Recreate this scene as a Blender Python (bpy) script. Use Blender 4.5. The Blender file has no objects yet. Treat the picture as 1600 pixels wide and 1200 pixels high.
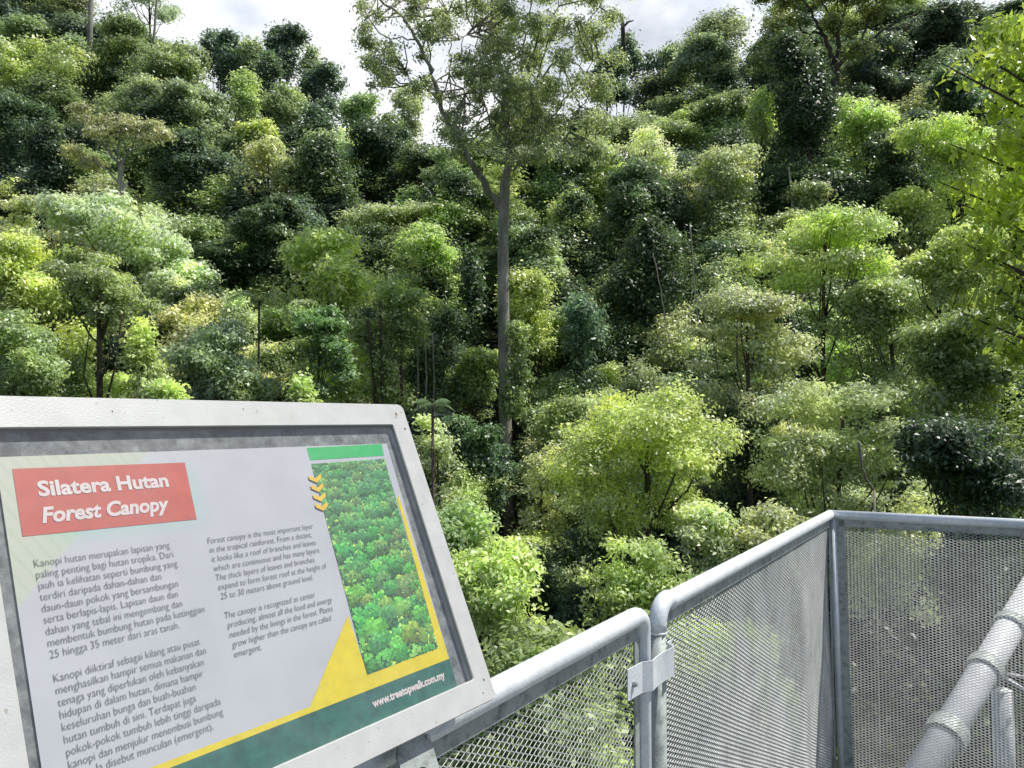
import bpy, bmesh, math, random
import numpy as np
from mathutils import Vector, Matrix
R = math.radians
SC = bpy.context.scene
C = SC.collection
EYE = np.array([0.0, 0.0, 1.55]); F = 1218.0; PITCH = math.atan(55 / F)
cp, sp = math.cos(PITCH), math.sin(PITCH)

# ------------------------------------------------------------------ survey helpers
def ray(px, py):
    a, b = (px - 800) / F, (600 - py) / F
    return np.array([a, cp - b * sp, sp + b * cp])
def at(px, py, Y):
    r = ray(px, py); return EYE + r * (Y / r[1])
def atz(px, py, z):
    r = ray(px, py); return EYE + r * ((z - EYE[2]) / r[2])

# ------------------------------------------------------------------ materials
def mat(name):
    m = bpy.data.materials.new(name); m.use_nodes = True
    nt = m.node_tree; return m, nt, nt.nodes['Principled BSDF']
def N(nt, t, **kw):
    n = nt.nodes.new(t)
    for k, v in kw.items():
        if k in n.inputs: n.inputs[k].default_value = v
        else: setattr(n, k, v)
    return n
def ramp(nt, fac, stops, interp='LINEAR'):
    r = nt.nodes.new('ShaderNodeValToRGB'); e = r.color_ramp.elements; r.color_ramp.interpolation = interp
    while len(e) < len(stops): e.new(0.5)
    for el, (p, c) in zip(e, stops):
        el.position = p; el.color = (c[0], c[1], c[2], 1)
    nt.links.new(fac, r.inputs[0]); return r.outputs[0]
def coords(nt, kind='Object', scale=(1, 1, 1)):
    tc = nt.nodes.new('ShaderNodeTexCoord'); mp = nt.nodes.new('ShaderNodeMapping'); mp.inputs['Scale'].default_value = scale
    nt.links.new(tc.outputs[kind], mp.inputs[0]); return mp.outputs[0]
def noise(nt, vec, scale, detail=4, rough=.55):
    n = nt.nodes.new('ShaderNodeTexNoise'); n.inputs['Scale'].default_value = scale
    n.inputs['Detail'].default_value = detail; n.inputs['Roughness'].default_value = rough
    nt.links.new(vec, n.inputs['Vector']); return n.outputs['Fac']
def mixc(nt, fac, a, b, mode='MIX'):
    m = nt.nodes.new('ShaderNodeMix'); m.data_type = 'RGBA'; m.blend_type = mode
    for sock, v in ((m.inputs[0], fac), (m.inputs[6], a), (m.inputs[7], b)):
        if isinstance(v, (int, float)): sock.default_value = v
        elif isinstance(v, tuple): sock.default_value = (*v, 1) if len(v) == 3 else v
        else: nt.links.new(v, sock)
    return m.outputs[2]
def bump(nt, bsdf, h, strength, dist=.01):
    b = nt.nodes.new('ShaderNodeBump'); b.inputs['Strength'].default_value = strength; b.inputs['Distance'].default_value = dist
    nt.links.new(h, b.inputs['Height']); nt.links.new(b.outputs[0], bsdf.inputs['Normal'])

def leaf_mat(name='leaf', gloss=.44, trans=.4):
    m, nt, b = mat(name); L = nt.links
    oi = nt.nodes.new('ShaderNodeObjectInfo')
    at_ = nt.nodes.new('ShaderNodeAttribute'); at_.attribute_name = 'var'
    v = coords(nt, 'Object')
    n1 = noise(nt, v, .5, 4)
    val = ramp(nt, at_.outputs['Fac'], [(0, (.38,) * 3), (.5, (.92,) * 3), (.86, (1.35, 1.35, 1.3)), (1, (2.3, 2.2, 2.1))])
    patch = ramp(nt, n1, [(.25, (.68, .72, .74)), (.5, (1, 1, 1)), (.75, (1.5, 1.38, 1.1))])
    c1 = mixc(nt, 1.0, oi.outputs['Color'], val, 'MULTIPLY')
    c2 = mixc(nt, 1.0, c1, patch, 'MULTIPLY')
    L.new(c2, b.inputs['Base Color']); b.inputs['Roughness'].default_value = gloss
    b.inputs['Specular IOR Level'].default_value = .9
    tr = nt.nodes.new('ShaderNodeBsdfTranslucent')
    c3 = mixc(nt, 1.0, c2, (1.3, 1.35, .85), 'MULTIPLY'); L.new(c3, tr.inputs['Color'])
    mx = nt.nodes.new('ShaderNodeMixShader'); mx.inputs[0].default_value = trans
    L.new(b.outputs[0], mx.inputs[1]); L.new(tr.outputs[0], mx.inputs[2])
    L.new(mx.outputs[0], nt.nodes['Material Output'].inputs['Surface'])
    return m
LEAF = leaf_mat()

def bark_mat(name, c1, c2):
    m, nt, b = mat(name); v = coords(nt, 'Object', (1, 1, .22))
    n = noise(nt, v, 5, 6, .65); n2 = noise(nt, coords(nt, 'Object', (1, 1, .5)), .9, 3)
    c = ramp(nt, n, [(.3, c1), (.7, c2)])
    c = mixc(nt, 1.0, c, ramp(nt, n2, [(.35, (.55, .6, .5)), (.65, (1.15, 1.12, 1.08))]), 'MULTIPLY')
    nt.links.new(c, b.inputs['Base Color']); b.inputs['Roughness'].default_value = .9
    bump(nt, b, n, .6, .05); return m
BARK = bark_mat('bark_dark', (.035, .03, .022), (.12, .105, .08))
BARKP = bark_mat('bark_pale', (.2, .188, .17), (.44, .42, .385))
BARKW = bark_mat('bark_white', (.25, .24, .21), (.5, .48, .44))

def galv_mat(name, base=(.5, .55, .58), metal=.55, rough=.42, sc=1.0, dirt=.6):
    m, nt, b = mat(name); v = coords(nt, 'Object')
    n = noise(nt, v, 22 * sc, 6, .7); n2 = noise(nt, v, 4 * sc, 4, .6); n3 = noise(nt, v, 260 * sc, 2, .6)
    k = tuple(x * dirt for x in base)
    c = ramp(nt, n, [(.3, k), (.5, base), (.75, tuple(min(1, x * 1.22) for x in base))])
    c = mixc(nt, 1.0, c, ramp(nt, n2, [(.35, (.84, .85, .85)), (.55, (1, 1, 1))]), 'MULTIPLY')
    c = mixc(nt, 1.0, c, ramp(nt, n3, [(.3, (.84, .84, .84)), (.6, (1.05, 1.05, 1.05))]), 'MULTIPLY')
    nt.links.new(c, b.inputs['Base Color']); b.inputs['Metallic'].default_value = metal
    nt.links.new(ramp(nt, n, [(.3, (rough + .18,) * 3), (.7, (rough - .06,) * 3)]), b.inputs['Roughness'])
    bump(nt, b, n3, .22, .002); return m
GALV = galv_mat('galvanised_steel', (.86, .92, .96), .15, .38, 1.0, .84)
GALVD = galv_mat('weathered_galvanised_steel', (.44, .48, .46), .25, .55, 1.6, .45)
MESHM = galv_mat('expanded_steel', (.52, .54, .53), .2, .42, .35, .75)
PIPE = galv_mat('pale_painted_pipe', (.78, .79, .82), .0, .42, .5, .86)

# ------------------------------------------------------------------ object helpers
def link(o, parent=None):
    C.objects.link(o)
    if parent: o.parent = parent
    return o
def tag(o, label, cat, group=None, kind=None):
    if label: o['label'] = label
    if cat: o['category'] = cat
    if group: o['group'] = group
    if kind: o['kind'] = kind
    return o
def empty(name, loc, label=None, cat=None, group=None):
    o = bpy.data.objects.new(name, None); o.location = loc; o.empty_display_size = .2
    link(o); return tag(o, label, cat, group)
def mesh_np(name, V, Q, m, parent=None, var=None, smooth=False, mi=None):
    me = bpy.data.meshes.new(name)
    V = np.asarray(V, np.float32); Q = np.asarray(Q, np.int32)
    nq = len(Q); me.vertices.add(len(V)); me.vertices.foreach_set('co', V.ravel())
    me.loops.add(nq * 4); me.loops.foreach_set('vertex_index', Q.ravel())
    me.polygons.add(nq); me.polygons.foreach_set('loop_start', np.arange(nq, dtype=np.int32) * 4)
    if smooth: me.polygons.foreach_set('use_smooth', np.ones(nq, bool))
    if var is not None:
        a = me.attributes.new('var', 'FLOAT', 'FACE'); a.data.foreach_set('value', np.asarray(var, np.float32))
    me.update(calc_edges=True)
    me.materials.append(m)
    return link(bpy.data.objects.new(name, me), parent)
class MB:
    def __init__(s): s.v = []; s.f = []
    def add(s, V, Fc):
        n = len(s.v); s.v += [tuple(map(float, p)) for p in V]; s.f += [tuple(i + n for i in f) for f in Fc]; return s
    def box(s, lo, hi, M=None):
        V = [(x, y, z) for x in (lo[0], hi[0]) for y in (lo[1], hi[1]) for z in (lo[2], hi[2])]
        if M is not None: V = [M @ Vector(p) for p in V]
        return s.add(V, [(0, 1, 3, 2), (4, 6, 7, 5), (0, 4, 5, 1), (2, 3, 7, 6), (0, 2, 6, 4), (1, 5, 7, 3)])
    def tube(s, P, r, seg=14, cap=True):
        P = [np.array(p, float) for p in P]
        rs = r if hasattr(r, '__len__') else [r] * len(P)
        V = []; n = len(P); prev = None
        for i in range(n):
            t = P[min(i + 1, n - 1)] - P[max(i - 1, 0)]; t /= np.linalg.norm(t) + 1e-9
            if prev is None:
                u = np.cross(t, [0, 0, 1.]) if abs(t[2]) < .9 else np.cross(t, [1., 0, 0])
            else: u = prev - t * (prev @ t)
            u /= np.linalg.norm(u) + 1e-9; prev = u; w = np.cross(t, u)
            for k in range(seg):
                a = 2 * math.pi * k / seg; V.append(P[i] + rs[i] * (u * math.cos(a) + w * math.sin(a)))
        Fc = [(i * seg + k, i * seg + (k + 1) % seg, (i + 1) * seg + (k + 1) % seg, (i + 1) * seg + k) for i in range(n - 1) for k in range(seg)]
        if cap: Fc += [tuple(range(seg))[::-1], tuple((n - 1) * seg + k for k in range(seg))]
        return s.add(V, Fc)
    def build(s, name, m, parent=None, smooth=False, bev=0, off=None, flat=False):
        me = bpy.data.meshes.new(name)
        V = s.v if off is None else [(p[0] - off[0], p[1] - off[1], p[2] - off[2]) for p in s.v]
        me.from_pydata(V, [], s.f); me.materials.append(m)
        bm = bmesh.new(); bm.from_mesh(me)
        if not flat: bmesh.ops.recalc_face_normals(bm, faces=bm.faces)
        bm.to_mesh(me); bm.free()
        if smooth:
            for p in me.polygons: p.use_smooth = len(p.vertices) == 4
        o = link(bpy.data.objects.new(name, me), parent)
        if bev:
            md = o.modifiers.new('bevel', 'BEVEL'); md.width = bev; md.segments = 2; md.limit_method = 'ANGLE'
        return o

# ------------------------------------------------------------------ terrain
PYT = [-60, 40, 75, 154, 249, 391, 600, 795, 1045, 1300]
YT = [138, 118, 105, 90, 75, 60, 45, 33, 25, 20]
def Yof(py): return float(np.interp(py, PYT, YT))
SKX = [-300, 0, 230, 320, 430, 540, 640, 900, 1000, 1060, 1200, 1600, 2200]
SKY = [-60, -50, 40, 175, 190, 205, 230, 200, 165, 90, -10, -20, -20]
yt_s = np.array(YT[::-1], float); zt_s = np.array([(655 - p) / F * y for p, y in zip(PYT, YT)][::-1])
def ground(x, y):
    x = np.asarray(x, float); y = np.asarray(y, float); yy = np.maximum(y, 1.0)
    px = 800 + F * x / np.maximum(yy, 14)
    Yr = np.interp(np.interp(px, SKX, SKY), PYT, YT)
    zc = np.interp(np.minimum(yy, Yr), yt_s, zt_s) - np.maximum(yy - Yr, 0) * .35
    deep = np.interp(yy, [0, 18, 30, 45, 70, 100], [17.5, 8, 8, 11, 11.5, 10.5])
    und = .9 * np.sin(x * .13 + y * .05) + .7 * np.sin(x * .31 - y * .21 + 1.3)
    return zc - deep + und + 1.55
soil, nt, b = mat('forest_soil'); v = coords(nt, 'Object')
nt.links.new(ramp(nt, noise(nt, v, .8, 6), [(.35, (.012, .014, .006)), (.7, (.035, .035, .016))]), b.inputs['Base Color']); b.inputs['Roughness'].default_value = 1
xs = np.linspace(-700, 700, 281); ys = np.concatenate([np.linspace(-60, 160, 111), np.linspace(166, 900, 40)])
X, Y = np.meshgrid(xs, ys); Z = ground(X, Y); Z = np.maximum(Z, -40)
nx, ny = len(xs), len(ys); I = np.arange(nx * ny).reshape(ny, nx)
g = mesh_np('hillside_terrain', np.stack([X, Y, Z], -1).reshape(-1, 3), np.stack([I[:-1, :-1], I[:-1, 1:], I[1:, 1:], I[1:, :-1]], -1).reshape(-1, 4), soil, smooth=True)
tag(g, 'dark soil of the steep forested hillside', None, kind='structure')

# ------------------------------------------------------------------ foliage
def unit(a): return a / (np.linalg.norm(a, axis=-1, keepdims=True) + 1e-9)
def leaves_from(rng, lobes, leaf, total, aspect=.5, droop=.25, sprig=9, ur=.8, shell=(.62, 1.1), long_=1.0, hole_f=.55):
    """lobes: (n,5) cx cy cz r squash -> leaf quads grouped in sprigs over every lobe"""
    lobes = np.asarray(lobes, float)
    wts = lobes[:, 3] ** 2 * (.35 + .65 * lobes[:, 4]); wts /= wts.sum()
    ns = max(8, int(total * 1.25 / sprig)); li = rng.choice(len(lobes), ns, p=wts); Lb = lobes[li]
    d = unit(rng.normal(size=(ns, 3)) + np.array([0, 0, .35]))
    rr = rng.uniform(*shell, ns)[:, None]; rr = np.where(rng.random((ns, 1)) < .17, rr * rng.uniform(1.1, 1.75, (ns, 1)), rr)
    rough = 1 + .16 * np.sin(d[:, :1] * 9 + Lb[:, :1] * 3) * np.sin(d[:, 2:] * 8 + Lb[:, 1:2] * 2)
    sc = Lb[:, :3] + d * rr * rough * Lb[:, 3:4] * np.stack([np.ones(ns), np.ones(ns), Lb[:, 4]], 1)
    sn = unit(d * np.array([1, 1, 1.0]) + np.array([0, 0, ur])); sv = rng.random(ns)
    wl = 2.6 / max(leaf * 6, 1e-3) * hole_f       # gaps: drop sprigs where a smooth 3-D field is low
    fld = np.sin(sc[:, 0] * wl + 1.7 * np.sin(sc[:, 2] * wl * .8)) + np.sin(sc[:, 1] * wl * 1.1 + 2.) + np.sin(sc[:, 2] * wl * 1.3 + 1.3 * np.sin(sc[:, 0] * wl * .7))
    keep = (fld > -.35) | (rng.random(ns) < .22); sc, sn, sv, fld = sc[keep], sn[keep], sv[keep], fld[keep]; ns = len(sc)
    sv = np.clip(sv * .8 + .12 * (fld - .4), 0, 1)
    n = ns * sprig; idx = np.repeat(np.arange(ns), sprig)
    c = sc[idx] + rng.normal(size=(n, 3)) * leaf * np.array([1.05, 1.05, .6]) * (sprig / 9) ** .4
    nn = unit(sn[idx] + rng.normal(size=(n, 3)) * .4)
    a = rng.normal(size=(n, 3)); a[:, 2] -= droop * 2; a = unit(a - nn * (a * nn).sum(1, keepdims=True))
    bq = np.cross(nn, a)
    s = leaf * rng.uniform(.65, 1.3, n)[:, None]; l = s * long_; w = s * aspect
    V = np.stack([c - a * l * .5, c + bq * w * .5 + a * l * .05 + nn * w * .12, c + a * l * .5 - nn * l * .1, c - bq * w * .5 + a * l * .05 + nn * w * .12], 1).reshape(-1, 3)
    Q = np.arange(n * 4).reshape(-1, 4)
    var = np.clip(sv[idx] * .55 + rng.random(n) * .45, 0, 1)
    return V, Q, var

def make_lobes(rng, style, rx, ry, rz):
    L = []
    if style == 'dome':
        R0 = min(rx, rz * 1.3); ns_ = int(rng.integers(4, 8)); subs = []
        for i in range(ns_):
            a = 6.28 * i / ns_ + rng.uniform(-.5, .5); q = rng.uniform(.3, .66) * (i > 0); r = rng.uniform(.3, .52) * (1.15 if i == 0 else 1)
            subs.append((math.cos(a) * q * rx, math.sin(a) * q * ry, (rng.uniform(-.35, .5) if i else rng.uniform(.35, .55)) * rz, r * R0))
        for sx_, sy_, sz_, sr in subs:
            for j in range(int(rng.integers(7, 11))):
                d = unit(rng.normal(size=3) + np.array([0, 0, .4])); q = rng.uniform(.6, 1.0) * sr
                L.append((sx_ + d[0] * q, sy_ + d[1] * q, sz_ + d[2] * q * .85, sr * rng.choice([.3, .42, .56]) * rng.uniform(.85, 1.15), rng.uniform(.3, .6)))
        for i in range(int(rng.integers(16, 24))):      # hanging skirt below the dome
            t = rng.uniform(0, 1); a = rng.uniform(0, 6.28); w = (.8 - .45 * t) * math.sqrt(rng.uniform(.15, 1))
            L.append((math.cos(a) * w * rx, math.sin(a) * w * ry, (-.35 - 1.5 * t) * rz, R0 * rng.uniform(.1, .24), rng.uniform(.9, 1.6)))
        L.append((0, 0, -.1 * rz, .4 * R0, .9))
    elif style == 'round':
        R0 = min(rx, rz)
        for i in range(64):
            d = unit(rng.normal(size=3) + np.array([0, 0, .25])); q = rng.uniform(.6, .93)
            if d[2] < -.2: q *= .9
            L.append((d[0] * q * rx, d[1] * q * ry, d[2] * q * rz, R0 * rng.choice([.16, .22, .3]), rng.uniform(.4, .7)))
        L.append((0, 0, 0, .5 * R0, .9))
    elif style == 'vine':
        k = rng.integers(30, 42)
        for i in range(k):
            t = rng.uniform(-1.25, 1); w = (1 - max(0, t) ** 2 * .65) * rng.uniform(.1, .8); a = rng.uniform(0, 6.28)
            L.append((math.cos(a) * w * rx, math.sin(a) * w * ry, t * rz * .88, rx * rng.uniform(.16, .4), rng.uniform(.8, 1.5)))
    elif style == 'spire':
        for i in range(20):
            t = i / 19; w = (1 - t) * rng.uniform(.2, .75); a = rng.uniform(0, 6.28)
            L.append((math.cos(a) * w * rx, math.sin(a) * w * ry, (-.9 + 1.8 * t) * rz, rx * (.18 + .34 * (1 - t)), .8))
    elif style == 'airy':
        k = rng.integers(38, 52)
        for i in range(k):
            d = unit(rng.normal(size=3) + np.array([0, 0, .3])); q = rng.uniform(.35, .95)
            L.append((d[0] * q * rx, d[1] * q * ry, d[2] * q * rz, rng.uniform(.1, .2) * min(rx, 1.4 * rz), .6))
    elif style == 'layered':
        k = rng.integers(26, 36)
        for i in range(k):
            t = rng.uniform(-1.3, 1); w = math.sqrt(max(.05, 1 - (max(t, 0)) ** 2)) * rng.uniform(.1, .88); a = rng.uniform(0, 6.28)
            L.append((math.cos(a) * w * rx, math.sin(a) * w * ry, t * rz, rx * rng.uniform(.16, .3), .22 if rng.random() < .8 else .45))
    if style in ('dome', 'vine', 'round'):      # wind-leaned, one-sided crowns with bites taken out
        lean = rng.uniform(-.3, .3) if style != 'round' else 0; b = unit(rng.normal(size=3) * np.array([1, 1, .6])); out = []
        for l in L[:-1]:
            q = np.array(l[:3]) / np.array([rx, ry, rz])
            if style != 'round' and q @ b > .42 and rng.random() < .62: continue
            out.append((l[0] + lean * l[2], l[1], l[2] + rng.normal() * .04 * rz, l[3], l[4]))
        L = out + [L[-1]]
    return L

def branches(rng, lobes, zb, r0, maxn=14, pale=False):
    """trunk from z=0 (base) up to crown; limbs arch to the lobes. Coordinates: crown centre at (0,0,zb)"""
    m = MB(); top = zb + max(l[2] for l in lobes) * .55
    lean = rng.normal(size=2) * .02 * zb; nseg = 9
    P = [np.array([lean[0] * math.sin(3 * t), lean[1] * math.sin(2.3 * t), t * top]) for t in np.linspace(0, 1, nseg)]
    m.tube(P, [r0 * (1.25 if i == 0 else 1 - .72 * i / (nseg - 1)) for i in range(nseg)], 8)
    idx = rng.permutation(len(lobes))[:maxn]
    for i in idx:
        l = lobes[i]; e = np.array([l[0], l[1], l[2] + zb]); t = np.clip((e[2] - abs(l[0]) * .7 - rng.uniform(0, .25) * zb) / top, .3, .95)
        s = P[int(t * (nseg - 1))]; mid = s * .45 + e * .55 + np.array([0, 0, -.08 * np.linalg.norm(e - s)]) + rng.normal(size=3) * .04 * np.linalg.norm(e - s)
        r = r0 * .38 * (1 - .5 * t)
        m.tube([s, s * .75 + mid * .25 + rng.normal(size=3) * .02 * np.linalg.norm(e - s), mid, e], [r, r * .85, r * .6, r * .25], 6)
    return m

LB = 4.3
COL = {
 'dark': (.034, .062, .027), 'blue': (.042, .072, .05), 'deep': (.022, .042, .018), 'mid': (.08, .115, .04), 'green': (.06, .105, .03),
 'olive': (.1, .135, .056), 'yel': (.15, .185, .06), 'lime': (.155, .19, .065), 'pale': (.17, .185, .105), 'silver': (.2, .225, .165),
 'gold': (.17, .172, .09), 'sage': (.115, .145, .085), 'glow': (.24, .25, .02)}
for k_ in COL: COL[k_] = tuple((x * .76 + .24 * (.3 * COL[k_][0] + .6 * COL[k_][1] + .1 * COL[k_][2])) * LB * w_ for x, w_ in zip(COL[k_], (1.03, 1.02, 1.0)))
def jitter(c, rng, s=.12): 
    k = 1 + rng.uniform(-s, s); h = rng.uniform(-.06, .03)
    return (float(c[0] * k * (1 + h)), float(c[1] * k * (1.0 - h * .3)), float(c[2] * k * (1 - h)), 1.0)
TREES = []
def haze_tint(c, Y):      # distance haze put into leaf colour: far trees greyer and bluer
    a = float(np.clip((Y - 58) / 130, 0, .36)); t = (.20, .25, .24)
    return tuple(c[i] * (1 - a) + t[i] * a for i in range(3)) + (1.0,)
def tree(label, px, py, w, h, style='dome', col='mid', Y=None, lp=6.9, dens=2.4, name='forest_tree', cat='tree', group=None, bark=None, maxn=12, seed=None, gz=None, lw=.5, sprig=9, trunk=True, dy=0, droop=.25, tr=None):
    rng = np.random.default_rng(seed if seed is not None else int(px * 7 + py * 13 + w))
    Y = (Y or Yof(py)) + dy; lp = lp * (.84 if Y > 55 else 1); c = at(px, py, Y)
    k = Y / F; rx, rz = w * k * .54, h * k * .54; ry = rx * .85
    z0 = float(ground(c[0], c[1])) - .3 if gz is None else gz
    z0 = min(z0, c[2] - rz - .5)
    if style in ('dome', 'vine'):
        ex = (.5 if Y > 40 else .32) * rz if style == 'dome' else .2 * rz
        c = c - np.array([0, 0, ex]); rz = rz + ex; rx *= 1.08; ry *= 1.08; h = h * 1.3
    z0 = min(z0, c[2] - rz - .5)
    base = (float(c[0]), float(c[1]), z0); zb = float(c[2] - z0)
    e = empty(name, base, label, cat, group)
    lobes = make_lobes(rng, style, rx, ry, rz)
    leaf = lp * k * (.85 if style == 'airy' else 1)
    area = math.pi * w * h * (1.3 if style == 'dome' else 1); tot = int(dens * area / (.5 * lp * lp * .5) * {'airy': .42, 'layered': .8}.get(style, 1))
    tot = min(tot, 110000)
    V, Q, var = leaves_from(rng, lobes, leaf, tot, lw, droop, sprig)
    V = V + np.array([0, 0, zb])
    o = mesh_np('crown', V, Q, LEAF, e, var); o.color = haze_tint(jitter(COL[col], rng), Y)
    if trunk:
        r0 = tr if tr else max(.1, .035 * (rx + rz))
        t = branches(rng, lobes, zb, r0, maxn).build('trunk', bark or BARK, e, smooth=True)
    TREES.append(e); return e

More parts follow.
